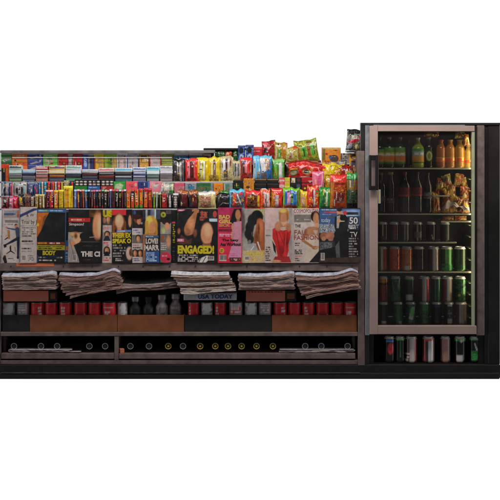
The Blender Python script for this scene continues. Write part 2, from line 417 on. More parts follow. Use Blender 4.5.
# ================================================================ newspapers
def pl(pts,x):
    xs,ys=zip(*pts); return np.interp(x,xs,ys)
def smooth_curve(pts):
    xs=np.linspace(pts[0][0],pts[-1][0],60); ys=pl(pts,xs)
    for _ in range(6): ys[1:-1]=(ys[:-2]+2*ys[1:-1]+ys[2:])/4
    return list(zip(xs,ys))
def newspaper(x0,x1,zt,zb,y0,dep,nl,seed,label,group,tone,lit_topc,txt=None):
    """x0,x1 px; zt,zb functions of px -> py at the front plane; one folded paper, its folds facing the viewer"""
    nx=40; xp=np.linspace(x0,x1,nx); Y=y0
    top=np.array([PZ(v,Y) for v in zt(xp)]); bot=np.array([PZ(v,Y) for v in zb(xp)])
    th=np.maximum(top-bot,.002)
    sec=[(dep,0),(dep*.5,0),(.012,0)]
    for l in range(nl):
        for a in (-.9,-.45,0,.45,.9):
            sec.append((-(math.cos(a*PI/2)**.7)*.0045+.0045+ .002*((l*37+seed)%5)/5, (l+.5+a*.5)/nl))
    crest=.010 if nl==3 and 'top of' in label else 0
    sec+= [(.012,1),(.045,1.0001),(dep*.5,1.0002),(dep,1.0003)]
    ns=len(sec); V=np.zeros((nx,ns,3)); C=np.zeros((nx,ns,3))
    base=lin(tone)*1.08
    jit=(vn(xp*.12,xp*0,seed)-.5)*.010
    end=np.exp(-((xp-x0)/.8)**2)+np.exp(-((xp-x1)/.8)**2)
    for j,(yy,h) in enumerate(sec):
        l=int(min(h*nl,nl-.01))
        wob=(vn(xp*.16+l*9,xp*0+j*.13,seed+3)-.5)*.0016*(1 if 0<h<1 else 0)
        V[:,j,0]=[PX(x,Y) for x in xp]; V[:,j,1]=Y+yy+jit+(vn(xp*.5,xp*0+l,seed+l)-.5)*.003+end*.006*(j>1 and j<ns-2)
        V[:,j,2]=bot+th*h+wob+(crest*(.8+.4*vn(xp*.2,xp*0,seed+1)) if h>1 else 0)
        V[0,j,0]+= (hsh(np.array([l]),np.array([seed]),3)[0]-.5)*.008; V[-1,j,0]+=(hsh(np.array([l]),np.array([seed]),4)[0]-.5)*.008
        shade=.78+.44*hsh(np.array([l]),np.array([seed]),8)[0] if 0<h<1 else 1
        C[:,j]=(base*shade)[None,:]*(.86+.28*vn(xp*1.3,xp*0+j*.6,seed+6))[:,None]
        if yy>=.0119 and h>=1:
            C[:,j]=lin(lit_topc)*(.72+.28*(hsh(np.floor(xp*2.3),xp*0+j,seed)>.4))[:,None]  # upper face of the top paper painted paler, as lit from above
    A=Acc(); A.grid(V.reshape(-1,3),nx,ns,np.clip(C.reshape(-1,3),.02,.8))
    A.f.append([j for j in range(ns)]); A.f.append([(nx-1)*ns+j for j in range(ns)][::-1])
    A.f += [[i*ns, (i+1)*ns, (i+1)*ns+ns-1, i*ns+ns-1] for i in range(nx-1)]
    ox,oz=V[nx//2,0,0],bot.min()
    A.v=[a-np.array([ox,Y,oz]) for a in A.v]
    if txt:
        s,tx0,tx1,ty0,ty1,c=txt; g,f=glyphs(s,.03); xx=tx0+g[:,0]*(tx1-tx0); yy_=ty1+(ty0-ty1)*g[:,1]
        Vt=np.stack([[PX(a,Y) for a in xx]-ox, np.full(len(g),-.0016)+np.interp(xx,xp,jit), [PZ(a,Y) for a in yy_]-oz],1)
        A.add(Vt,f,lin(c))
    o=A.build('newspaper',M['news'],None,(ox,Y,oz),smooth=True)
    return tag(o,label,'newspaper',group)
ORD=['bottom','second from bottom','third from bottom','fourth from bottom','fifth from bottom','sixth from bottom','seventh from bottom','eighth from bottom','ninth from bottom','tenth from bottom']
def stack(top,bot,n,where,y0=-.088,tones=('b09a92',),lit_topc='c4cadc',seed=1,jx=.8,left=None,right=None,nl=3,gap=.0):
    top=smooth_curve([(a,b+2.4) for a,b in top]); bot=smooth_curve(bot)
    for k in range(n):
        f0,f1=k/n,(k+1)/n
        xl=np.interp((f0+f1)/2,[0,1],[bot[0][0],top[0][0]])+RND.uniform(-jx,jx)
        xr=np.interp((f0+f1)/2,[0,1],[bot[-1][0],top[-1][0]])+RND.uniform(-jx,jx)
        if left: xl=np.interp((f0+f1)/2,left[0],left[1])+RND.uniform(-jx,jx)*.5
        def mk(f):
            return lambda x: (lambda t:(1-f)*pl(bot,bot[0][0]+t*(bot[-1][0]-bot[0][0]))+f*pl(top,top[0][0]+t*(top[-1][0]-top[0][0])))((x-xl)/(xr-xl))
        lab=('top' if k==n-1 else ORD[k])
        newspaper(xl,xr,mk(f1-gap/n),mk(f0),y0+RND.uniform(-.006,.006),.27,nl,seed*31+k*7,
          f'folded newspaper, {lab} of the {where}','folded newspapers piled on the lower shelf',tones[k%len(tones)],lit_topc if k==n-1 else tones[k%len(tones)])
W_='b8a29a'; W2='a8928a'; W3='c4b0a8'
tt=(W_,W2,W3,W2)
stack([(1.5,273.5),(20,274),(42,272.5),(53,270.6),(56.5,272)],[(2.5,290.2),(30,289.8),(56,289.6)],7,'flat pile at far left',tones=tt,seed=2)
N2t=[(57.5,272.5),(75,274),(96,273),(106,270),(113,267.6),(119,270.5)]; N2b=[(74,299.2),(82,296.4),(92,294.2),(104,291.8),(122,288.8)]
L2=[(0,.12,.3,.55,.8,1),(73,67,62.5,60.5,59,57.5)]
stack(N2t,N2b,8,'thick sagging pile left of centre',tones=('a88880','9c7e76','b09088'),seed=3,left=L2,jx=1.2)
stack([(119,281.2),(135,283),(150,282.6),(165,281),(176,279)],[(116,294.5),(130,291),(150,290.6),(165,289.4),(180,287.6)],4,'thin dark pile between taller piles',tones=(W2,'907a74',W3),lit_topc='a8a4a8',seed=4,y0=-.03)
stack([(169.5,271.6),(190,272.4),(215,272.6),(229,272.4)],[(182,294.2),(195,294.6),(215,292.4),(237,291)],7,'pale slanting middle pile',tones=('c8bcb4','b8aaa2','98786c'),lit_topc='d4d6dc',seed=5,left=[(0,.3,.6,1),(181.5,180,177,169.8)],jx=1)
newspaper(183,236,lambda x:293.6+x*0,lambda x:300.4+x*0,-.05,.25,1,77,'folded newspaper with a blue masthead under the pale slanting pile','folded newspapers piled on the lower shelf','a8a4a8','b8b8c0',txt=('USA TODAY',198,232.5,294.2,298.7,'24407c'))
stack([(237.5,273.5),(258,274),(280,272.5),(291,270.6),(294.5,272)],[(240,290.2),(268,289.8),(294,289.6)],7,'flat pile right of centre',tones=tt,seed=6)
s3=lambda p:[(a+236.5+(a-57)*.03,b) for a,b in p]
stack(s3(N2t),s3(N2b),8,'thick sagging pile beside right post',tones=('a88880','9c7e76','b09088'),seed=7,left=[L2[0],[a+237 for a in L2[1]]],jx=1.2)
# thin papers lying in the bottom bays
for (a,b,wh) in ((8,70,'bottom left bay'),(280,354.5,'bottom right bay')):
    for k in range(3):
        p1=352.6-k*1.15
        newspaper(a-.5+RND.uniform(-1,1)+ (0 if k<2 else .5),b+RND.uniform(-1,1)+(11 if k==0 and a<20 else 0),(lambda q:(lambda x:q-1.0+x*0))(p1),(lambda q:(lambda x:q+x*0))(p1),-.012,.05,2,90+k+int(a),
          f'thin folded paper, {["bottom","middle","top"][k]} of three lying in the {wh} of the rack','thin papers in the bottom bays','b8b0b0','c4bcbc')

# ================================================================ cardboard boxes and trays, tins in them
def tray(x0,x1,mt,label,py0=315,y0=-.012,y1=.26):
    A=Acc(); zb=zb1+.0005; zt=PZ(py0,y0); t=.003
    A.box(PX(x0,y0),PX(x1,y0),y0,y0+t,zb,zt,bev=.0006); A.box(PX(x0,y0),PX(x1,y0),y1,y1+t,zb,zt,bev=.0006)
    for xx in (x0,x1-.7): A.box(PX(xx,y0)+.0002,PX(xx+.7,y0)-.0004,y0+t,y1,zb,zt-.001)
    A.box(PX(x0,y0)+.001,PX(x1,y0)-.001,y0+t,y1,zb,zb+t)
    o=A.build('tray',M[mt]); return tag(o,label,'cardboard tray','cardboard trays of tins')
tray(2.5,29.6,'trayd','black card tray at the far left holding two grey tins')
tray(30,117,'cardb','long brown cardboard tray of red tins under the thick left pile')
tray(117.5,184,'cardb','brown cardboard tray of grey and dark jars between the centre post and black tray')
tray(184.6,271.6,'trayd','long black card tray of red and grey tins in the middle')
tray(272,356.8,'cardb','long brown cardboard tray of red tins beside the right post')
def flatbox(x0,x1,xe,label,ink):
    t=thing('carton',label,'carton',(PX((x0+xe)/2,0),0,PZ(300.8)))
    ox,oz=PX((x0+xe)/2,0),PZ(300.8); H=PZ(290.4)-oz
    A=Acc(); A.box(PX(x0)-ox,PX(x1)-ox,-.02,.26,0,H,bev=.0012); A.build('box_body',M['cardb2'],t)
    A=Acc(); A.box(PX(x1)-ox+.0004,PX(xe)-ox,-.018,.26,0,H-.001,bev=.001); A.build('box_end',M['trayd'],t)
    A=Acc(); A.box(PX(x1+2)-ox,PX(xe-1.5)-ox,-.0188,-.0182,.012,H-.012,); A.build('printed_mark',M['cardb'],t)
    if ink:
        A=Acc(); x=x0+3
        while x<x1-3:
            ww=RND.uniform(.8,2.4)
            A.box(PX(x)-ox,PX(x+ww)-ox,-.0206,-.0201,H-.0075,H-.0035); x+=ww+RND.uniform(.5,1.4)
        A.build('printed_line',M['trayd'],t)
flatbox(4,49,57.3,'flat terracotta carton with a dark end under the far left newspaper pile',False)
flatbox(246,285,296,'flat terracotta carton with small dark print under the pile right of centre',True)

def canpaint(ops,gain,R,H,seed):
    def f(P):
        th=np.arctan2(P[:,0],-P[:,1]); u=5+5*np.sin(th)*np.where(np.cos(th)>0,1,1)
        v=20*(1-P[:,2]/H); return paint(ops,u,v,gain,seed)
    return f
def can(cx,pt,pb,y,rp,ops,gain,label,group,cat='can',seed=1,material='canp',name='can',squat=False,zb=None,lidm='alu',cool=False):
    k=1+y/D; R=rp*S*k; z0=PZ(pb,y) if zb is None else zb; H=PZ(pt,y)-z0
    o=thing(name,label,cat,(PX(cx,y),y,z0),RND.uniform(-.12,.12),group)
    nk=.0 if squat else .011
    A=Acc(); prof=[(R*.8,.001),(R*.93,.004),(R,.010)]
    hs=np.linspace(.010,H-nk-.004,26); prof+=[(R,h) for h in hs[1:]]
    if not squat: prof+=[(R*.99,H-nk)]
    A.lathe(prof,40,canpaint(ops,gain,R,H,seed)); A.build('can_body',M[material],o,smooth=True)
    A=Acc(); e=.0006
    if squat: A.lathe([(R*1.0,H-.0039),(R*1.03,H-.003),(R*1.03,H-.001),(R*.98,H),(R*.95,H-.002),(R*.2,H-.002)],36)
    else: A.lathe([(R*.988,H-nk+.0001),(R*.93,H-nk+.003),(R*.84,H-nk+.007),(R*.80,H-.0022),(R*.83,H-.0018),(R*.83,H),(R*.79,H+.0002),(R*.76,H-.003),(R*.2,H-.003)],36)
    l=A.build('lid',M[lidm],o,smooth=True)
    if not squat:
        A=Acc(); A.lathe([(.001,0),(R*.22,0),(R*.22,.0012),(.001,.0012)],12); A.box(-R*.12,R*.12,-R*.5,-R*.1,.0,.0011); t=A.build('ring_pull',M['alu'],l,loc=(0,0,H-.0028))
    return o
GR=[('bg','8c8684'),('k',0,0,10,20,2.2,['6a6462','8c8684','b0a8a4','9a9290']),('e',6,4,2.6,3.5,'c8c0bc'),('g',.25)]
GR2=[('bg','7a7472'),('t',1,1,9,8,4,'c4bcb8'),('r',7.6,1,9,9,'a09894'),('g',.25)]
RE=[('bg','a81c1c'),('k',0,0,10,20,3,['8c1414','b41e1e','c02424','9c1818']),('g',.2)]
def RB(a,b): return RE+[('t',a,2.5,b,9,3,'d8b0a8')]
RW=[('bg','a41a1a'),('e',5,9,4,2.4,'c8a8a0'),('e',5,8,3.6,1.9,'8a1414'),('g',.2)]
RBr=[('bg','a81a1c'),('r',.5,2,9,7,'d02a30'),('r',1,3.2,8,3.9,'e08080'),('t',2,6,7,9,2,'d8a0a0')]
GC=[('bg','8c8684'),('r',1,3,9,8,'a83830'),('t',1,3,9,8,2,'c8b0a8'),('g',.25)]
lows=[(9,6.2,GR,'grey tin with a pale round patch, first at the far left'),(23.2,6.2,GR2,'grey tin with faint lines, second at the far left'),
 (37.6,6.6,RB(6,9),'red tin with a small pale square, left end of the long left tray'),(51.3,6.2,RE,'plain dark red tin, second in the long left tray'),
 (65.5,6.2,RB(1.5,5),'red tin with pale lettering at left, third in the long left tray'),(80.5,6.4,RW,'red tin with a pale crescent, fourth in the long left tray'),
 (94.5,6.2,RE,'plain red tin, fifth in the long left tray'),(109.3,6.9,RBr,'bright red tin with a pink line, right end of the long left tray'),
 (122.5,4.9,GR,'grey jar, left end of the tray of jars'),
 (189.6+4,5.6,RB(1,3),'red tin, left end of the long black tray'),(207,5.8,GR,'grey tin between two red tins in the black tray'),(220.2,5.8,RB(1,4),'red tin, third in the long black tray'),
 (235.8,6.6,GC,'grey tin with a red band, fourth in the long black tray'),(251,6.2,GR,'grey tin with pale patch, fifth in the black tray'),(265,6.4,GR2,'grey tin with faint lines, right end of the black tray'),
 (280.3,6.6,RB(6,9),'red tin with small pale square, left end of the right tray'),(294.3,6.2,RE,'plain dark red tin, second in the right tray'),
 (308.2,6.2,RB(1.5,5),'red tin with pale lettering at left, third in the right tray'),(322.4,6.4,RW,'red tin with a pale crescent, fourth in the right tray'),
 (336.8,6.2,RE,'plain red tin, fifth in the right tray'),(350.2,6.4,RBr,'bright red tin with a pink line, right end of the right tray')]
for i,(cx,r,ops,lab) in enumerate(lows):
    can(cx,301.9,329,.026,r*1.0,ops,2.2,lab+' ' if False else lab,'tins standing in the trays','tin',seed=i+3,material='tinp',name='tin',squat=True,zb=zb1+.0036,lidm='rail')
def jar(cx,r,ptop,ops,label,capm,y=.03,neck=.55):
    k=1+y/D; R=r*S*k; z0=zb1+.0036; H=PZ(ptop,y)-z0
    o=thing('jar',label,'jar',(PX(cx,y),y,z0),0,'jars in the brown tray')
    A=Acc(); A.lathe([(R*.85,0),(R,.005)]+[(R,h) for h in np.linspace(.006,H*.62,14)]+[(R*.95,H*.68),(R*neck,H*.80),(R*neck,H*.86)],32,canpaint(ops,.5,R,H,int(cx)))
    A.build('jar_body',M['tinp'],o,smooth=True)
    A=Acc(); A.lathe([(R*neck*1.12,H*.862),(R*neck*1.15,H*.9),(R*neck*1.15,H-.002),(R*neck,H)],28); A.build('jar_cap',M[capm],o,smooth=True)
DK=[('bg','242020'),('g',.3)]
jar(135.4,6,296.5,DK,'dark jar with a glinting cap, second from left in the tray of jars','rail')
jar(148.6,5.8,296.5,DK+[('t',6,7,9,14,3,'60606c')],'dark jar, third from left in the tray of jars','trayd')
jar(162,6.3,294.5,GR,'grey jar with pale cap, second from right in the tray of jars','rail',neck=.6)
jar(175.6,6.2,293.5,GR2,'grey jar with pale cap, right end of the tray of jars','rail',neck=.6)

# ================================================================ bottles lying in the bottom bays
def lying(cx,py,mt,label):
    y=.0; R=.033; zz=PZ(py,y)
    z=max(zz,zb2+R+.0004) if py>343.6 else zz
    z=zb2+R+.0004
    o=thing('bottle',label,'bottle',(PX(cx,y),y,z),RND.uniform(-.05,.05),'bottles lying with their mouths to the front')
    A=Acc(); A.lathe([(.0115,0),(.0118,.05),(.014,.075),(R*.8,.10),(R,.125),(R,.30),(R*.9,.31)],28,axis='y',o=(0,0,(PZ(py,y)-z)*.0)); A.build('glass_body',M['dglass'],o,smooth=True)
    A=Acc(); n=28; A.tube([(.0142*math.sin(2*PI*k/n),-.001,.0142*math.cos(2*PI*k/n)) for k in range(n)],.0018,8,closed=True); rg=A.build('mouth_ring',M[mt],o,smooth=True)
    if mt=='brass':
        A=Acc(); A.lathe([(.0,-.0022),(.0045,-.0022),(.0055,.0005)],14,axis='y'); A.build('cap_centre',M['brass'],rg,smooth=True)
    else:
        A=Acc(); A.lathe([(.0,-.0012),(.0095,-.0012),(.011,.0005)],18,axis='y'); A.build('cap_centre',M['inner'],rg,smooth=True)
wl=['white ringed bottle end, first from left in the left bay','white ringed bottle end, second from left in the left bay','white ringed bottle end, third from left in the left bay','white ringed bottle end, second from right in the left bay','white ringed bottle end nearest the partition in the left bay',
 'white ringed bottle end, first right of the partition','white ringed bottle end, second right of the partition','white ringed bottle end between two yellow ringed ones']
for (cx,py),lb in zip([(14,343.5),(41,343),(57.2,343.3),(89.4,343.3),(105.2,345.2),(130.4,343.2),(149,345.5),(183,344.3)],wl): lying(cx,py,'chrome','dark bottle lying down, '+lb)
for k,(cx,py) in enumerate([(168.3,344.6),(200.2,345),(215.3,344.3),(228,344.3),(241.6,344.2),(256.5,346),(272.9,347.8)]):
    lying(cx,py,'brass','dark bottle lying down with yellow ring cap, %s of seven in the wide bay'%['leftmost','second','third','middle','fifth','sixth','rightmost'][k])
for k,(cx,py) in enumerate([(305.2,343.2),(321.3,342.8),(347.6,343.8)]): lying(cx,py,'chrome','dark bottle lying down, white ringed end, %s of three over the right bay papers'%['left','middle','right'][k])
A=Acc(); A.box(-.011,.011,-.01,.03,0,.022,bev=.002); tag(A.build('card_scrap',M['cardb2'],None,(PX(122),-.006,zb2+.0003),rot=(0,0,.3)),'small reddish card scrap in the bottom bay beside the partition','card scrap')

# ================================================================ fridge
fr=thing('drinks_fridge','tall black glass-fronted drinks fridge with pinkish metal door frame','fridge',(0,0,0))
def fpart(nm,mm,fn,par=None,label=None,smooth=False):
    A=Acc(); fn(A); o=A.build(nm,M[mm] if isinstance(mm,str) else mm,par or fr,smooth=smooth)
    if label: o['label']=label
    return o
FD=.33; zf=PZ(363.4)
fpart('cabinet','black',lambda A:(
    A.box(PX(366),PX(373.6),.0,.36,zf,PZ(124),bev=.002), A.box(PX(360.2),PX(368.3),-.028,.0-.0005,zf,PZ(122.9),bev=.0015),
    A.box(PX(476.4),PX(499),.0,.36,zf,PZ(124),bev=.003), A.box(PX(487.4),PX(499.2),-.022,-.0005,zf,PZ(122.9),bev=.0015),
    A.box(PX(360.3),PX(499.1),-.030,-.0005,PZ(125),PZ(122.8),bev=.001),A.box(PX(366),PX(499.1),.0,.36,PZ(125),PZ(122.9),bev=.001),
    A.box(PX(373.8),PX(476.2),.0,.36,PZ(130.6),PZ(125.2)),
    A.box(PX(373.8),PX(476.2),.0,.36,PZ(334.5),PZ(326.2)),
    A.box(PX(373.8),PX(476.2),.27,.30,zf,PZ(334.7)), A.box(PX(484),PX(487.3),-.016,-.0005,zf,PZ(125.2)),
    A.box(PX(368.5),PX(487.2),-.012,.265,PZ(364.6),PZ(362.8))))
fpart('lamp_tube',emis('fridge_tube',(.75,.62,.34),1.25),lambda A:A.tube([(PX(473,0),.0,PZ(322)),(PX(473,0),.0,PZ(134))],.0036,10))
fpart('inner_back','inner',lambda A:A.box(PX(373.8),PX(476.2),FD,FD+.01,PZ(326),PZ(131)))
lin_=fpart('inner_wall','liner',lambda A:A.box(PX(474.3),PX(476.2),.004,FD-.001,PZ(326),PZ(131)))
for i in range(16):
    py=146+i*11.6
    fpart('shelf_bracket','liner',lambda A:(A.add([(0,.02,0),(0,.16,0),(0,.16,.008),(0,.02,.008),(-.022,.03,.006),(-.022,.15,.006),(-.022,.15,.008),(-.022,.03,.008)],
      [(0,1,2,3),(4,7,6,5),(0,4,5,1),(3,2,6,7),(0,3,7,4),(1,5,6,2)]),A.v.__setitem__(-1,A.v[-1]+np.array([PX(474.25),0,PZ(py)]))),lin_)
fpart('steel_edge','steel',lambda A:A.box(PX(365.2,-.03),PX(369.2,-.03),-.040,-.0285,PZ(334),PZ(125.4),bev=.0012))
fpart('side_trim','rack',lambda A:A.box(PX(476.3,-.02),PX(484,-.02),-.036,-.0005,PZ(335,-.02),PZ(125.4,-.02),bev=.003))
door=fpart('door_frame','door',lambda A:(
    A.box(PX(369.4,-.04),PX(377.6,-.04),-.052,-.012,PZ(334,-.04),PZ(125.6,-.04),bev=.002),
    A.box(PX(377.61,-.04),PX(474.3,-.04),-.0515,-.0125,PZ(131.4,-.04),PZ(125.7,-.04),bev=.002),
    A.box(PX(377.61,-.04),PX(476.1,-.04),-.0515,-.0125,PZ(333.9,-.04),PZ(325.4,-.04),bev=.002)))
fpart('door_edge','liner',lambda A:A.box(PX(471.4,-.03),PX(474.2,-.03),-.046,-.014,PZ(325.3,-.03),PZ(131.5,-.03),bev=.001),door)
fpart('gasket','handle',lambda A:A.box(PX(474.5,-.03),PX(476.1,-.03),-.043,-.014,PZ(325.3,-.03),PZ(125.8,-.03)),door)
fpart('glass_pane','glass',lambda A:A.add([(PX(377.7,-.03),-.03,PZ(325.4,-.03)),(PX(471.3,-.03),-.03,PZ(325.4,-.03)),(PX(471.3,-.03),-.03,PZ(131.5,-.03)),(PX(377.7,-.03),-.03,PZ(131.5,-.03))],[(0,1,2,3)]),door)
def hnd(A):
    y0,y1=-.088,-.066
    A.box(PX(368.6,-.07),PX(371.2,-.07),y0,y1,PZ(190,-.07),PZ(155,-.07),bev=.003); A.box(PX(375,-.07),PX(378.4,-.07),y0,y1,PZ(190,-.07),PZ(155,-.07),bev=.003)
    A.box(PX(371,-.07),PX(375.2,-.07),y0+.001,y1-.001,PZ(160.2,-.07),PZ(155.2,-.07),bev=.002); A.box(PX(371,-.07),PX(375.2,-.07),y0+.001,y1-.001,PZ(189.8,-.07),PZ(185.8,-.07),bev=.002)
    for p in (157,188): A.box(PX(370,-.06),PX(377,-.06),-.0655,-.0525,PZ(p+1.5,-.06),PZ(p-1.5,-.06),bev=.002)
fpart('handle','handle',hnd,door)
fpart('sticker','lip',lambda A:A.box(PX(378.2,-.03),PX(380.6,-.03),-.0325,-.0308,PZ(203.4,-.03),PZ(189.5,-.03)),door)
A=Acc(); A.box(PX(378.9,-.033),PX(379.6,-.033),-.0331,-.0326,PZ(202,-.033),PZ(190,-.033)); A.build('sticker',M['brass'],door)
def shelf(py,x1=473.6,x0=376.5,y1=.31,nw=26):
    z=PZ(py,.0)
    s=fpart('wire_shelf','wire',lambda A:A.box(PX(x0),PX(x1),.0,.004,z-.0035,z+.0035,bev=.001))
    def wires(A):
        for k in range(nw):
            x=PX(x0)+.004+(PX(x1)-PX(x0)-.008)*k/(nw-1); A.tube([(x,.0045,z+.0012),(x,y1,z+.0012)],.0012,5)
        A.tube([(PX(x0),y1*.6,z-.0012),(PX(x1),y1*.6,z-.0012)],.0012,5)
    fpart('wires',M['steel'],wires,s)
    return z+.0036
zs1=shelf(168.6); zs2=shelf(214.2); zs3=shelf(242.6,x1=456.5); zs4=shelf(272.2); zstub=shelf(221.6,x0=441,x1=473.6,nw=9); zs5=PZ(326.1,.0)+.0003
zs6=PZ(362.8)+.0002

# ---- bottles on the upper fridge shelves
def bottle(cx,r,ptop,z0,y,col,label,capm=None,lab=None,neck=.34,sh=.62,capcol=None,group='bottles on the upper fridge shelves',rough=.15):
    k=1+y/D; R=r*S*k; H=PZ(ptop,y)-z0
    o=thing('bottle',label,'bottle',(PX(cx,y),y,z0),RND.uniform(-.2,.2),group)
    A=Acc(); prof=[(R*.82,0),(R*.97,.004),(R,.012)]+[(R,h) for h in np.linspace(.014,H*sh,6)]
    for t in np.linspace(.1,1,8): prof.append((R*(1-(1-neck)*(3*t*t-2*t**3)),H*(sh+(.9-sh)*t)))
    prof.append((R*neck,H*.935)); A.lathe(prof,36); A.build('bottle_body',liquid('drink_'+col,lin(col),rough),o,smooth=True)
    A=Acc(); A.lathe([(R*neck*1.15,H*.936),(R*neck*1.2,H*.95),(R*neck*1.2,H-.001),(R*neck*1.05,H)],24); A.build('cap',mat('cap_'+(capcol or '202020'),lin(capcol or '202020'),rough=.35) if capm is None else M[capm],o,smooth=True)
    if lab:
        h0,h1,ops=lab; A=Acc(); Hh=(h1-h0)*H
        A.lathe([(R*1.012,h) for h in np.linspace(h0*H,h1*H,20)],44,canpaint(ops,1.9,R,H,int(cx)))
        A.build('paper_label',M['tinp'],o,smooth='all')
    return o
GL=[('bg','5a8030'),('h',0,10,[(6,'4c7428'),(10,'98902c'),(11,'b0b0a4'),(12,'c07828'),(16,'3c6a28')]),('e',5.5,13.6,2.4,1.8,'c8541c'),('t',1,10.4,9,12,1,'d0d0c0'),('g',.3)]
bottle(379.5,5,137,zs1,.05,'1c2410','bottle with green label half hidden by the fridge door edge, top shelf',lab=(.12,.60,GL),capcol='303028')
bottle(389.4,5.3,137,zs1,.05,'1c2410','bottle with green fruit label, second from left on the top fridge shelf',lab=(.12,.66,GL),capcol='b0b0b0')
bottle(400.2,5.3,137,zs1,.05,'1c2410','bottle with green fruit label, third from left on the top fridge shelf',lab=(.12,.66,GL),capcol='808080')
bottle(408.6,3.6,139,zs1,.10,'14120c','slim black bottle between green labelled bottles on the top fridge shelf',capcol='282828')
bottle(418,6.1,137.6,zs1,.05,'a0ac30','yellow-green bottle with white cap and orange fruit label on top fridge shelf',lab=(.16,.64,[('bg','3c8038'),('h',0,10,[(5,'347834'),(9,'80847c'),(12.2,'d08020'),(16,'2c6c30')]),('t',1,9.4,9,11.8,1,'e0e0d8'),('g',.3)]),capcol='e8e8e0',neck=.3)
bottle(428.8,4.3,137,zs1,.06,'242c10','slim dark green bottle with a round pale label on the top fridge shelf',lab=(.2,.56,[('bg','283010'),('e',5.4,12.4,3.4,3.1,'a0a464'),('e',5.4,12.4,1.8,1.9,'6c7438'),('g',.3)]),capcol='a8a89c',neck=.42)
OR=[('bg','c86020'),('h',0,10,[(6,'d07830'),(9,'e0a040'),(13,'b8502c'),(16,'c86820')]),('r',6,8,8,15,'c0b040'),('g',.4)]
for k,(cx,c,nm_) in enumerate([(440.8,'b06018','leftmost'),(450.2,'c88028','second'),(459.6,'c89038','third'),(468.6,'c8a048','rightmost')]):  # orange bottles stand in for an amber mass of reflections
    bottle(cx,4.9,139.5 if k<3 else 145,zs1,.05,c,f'stand-in orange juice bottle, {nm_} of four at the right of the top fridge shelf',lab=(.2,.36,OR),capcol=['b83418','d0a050','c8b070','d8c890'][k],neck=.5,sh=.66)
blk='100c0a'
RL=[('bg','8c2424'),('h',0,10,[(8,'6c1c1c'),(11,'a83030'),(12.4,'c88070'),(13,'7c2020')]),('g',.3)]
GY=[('bg','54504c'),('t',1,8,9,14,3,'8c8884')]
bottle(381,5.2,172.5,zs2,.05,blk,'black cola bottle, leftmost on the second fridge shelf',capcol='806c28',neck=.36,lab=(.30,.42,GY))
bottle(390.6,4.6,172,zs2,.05,blk,'black bottle with a dull yellow cap on the second fridge shelf',capcol='a8983c',neck=.5,lab=(.24,.36,GY))
bottle(404.6,6.2,171.6,zs2,.05,blk,'black cola bottle with wide red label and red cap on the second fridge shelf',capcol='8c2430',neck=.34,lab=(.40,.62,RL))
bottle(417.2,5.6,171.8,zs2,.05,blk,'black cola bottle with red label and pale stripe on the second fridge shelf',capcol='401418',neck=.34,lab=(.42,.62,RL))
bottle(427.6,4.6,172.4,zs2,.05,blk,'black bottle with small grey label beside the snack packets in the fridge',capcol='282420',neck=.4,lab=(.36,.52,GY))

# ---- cans in the fridge: (cx, r, top, base z, ops, label); ops paint glints and dark flanks too
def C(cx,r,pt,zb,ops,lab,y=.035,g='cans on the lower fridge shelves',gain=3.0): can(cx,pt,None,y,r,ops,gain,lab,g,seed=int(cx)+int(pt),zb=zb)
def VB(*b): return ('b',0,21,list(b))
dk=lambda a,b:[('bg','18120f'),VB((0,'18120f'),(a,b),(a+1.2,'c8b060'),(a+1.8,'18120f')),('r',0,14,10,20,'2c1c18'),('g',.4)]  # gold streak is a highlight painted onto the dark can
for cx,ops,lab in [(383,dk(3,'501c18'),'small dark can with painted gold glint, leftmost on the short-can shelf'),(394,[('bg','3c1014'),VB((0,'1c0c0c'),(4,'5c1820'),(6,'2c1010')),('g',.3)],'small maroon can, second from left on the short-can shelf'),
  (405,[('bg','1c1812'),VB((0,'1c1812'),(3,'5c6054'),(4.6,'141210'),(6,'e0c478'),(6.8,'1c1812')),('g',.3)],'small dark can with painted grey and gold glints, third from left'),(417.8,[('bg','161310'),VB((0,'161310'),(4,'8c8458'),(5,'161310')),('r',1,10,9,16,'504844'),('g',.3)],'small black can with a grey lower label, fourth from left'),
  (431,[('bg','12100e'),('l',5,13,6,17,.5,.5,'b0c080'),('g',.3)],'small black can with a tiny pale green tick'),(445,[('bg','14140f'),VB((0,'14140f'),(5,'303828'),(6,'14140f')),('g',.3)],'small black-green can below the short shelf stub')]:
    C(cx,4.9,222,zs3,ops,lab)
rd=[('bg','b83820'),('k',0,0,10,20,2.5,['a82c1c','c04024','c84c2c','9c2418'])]
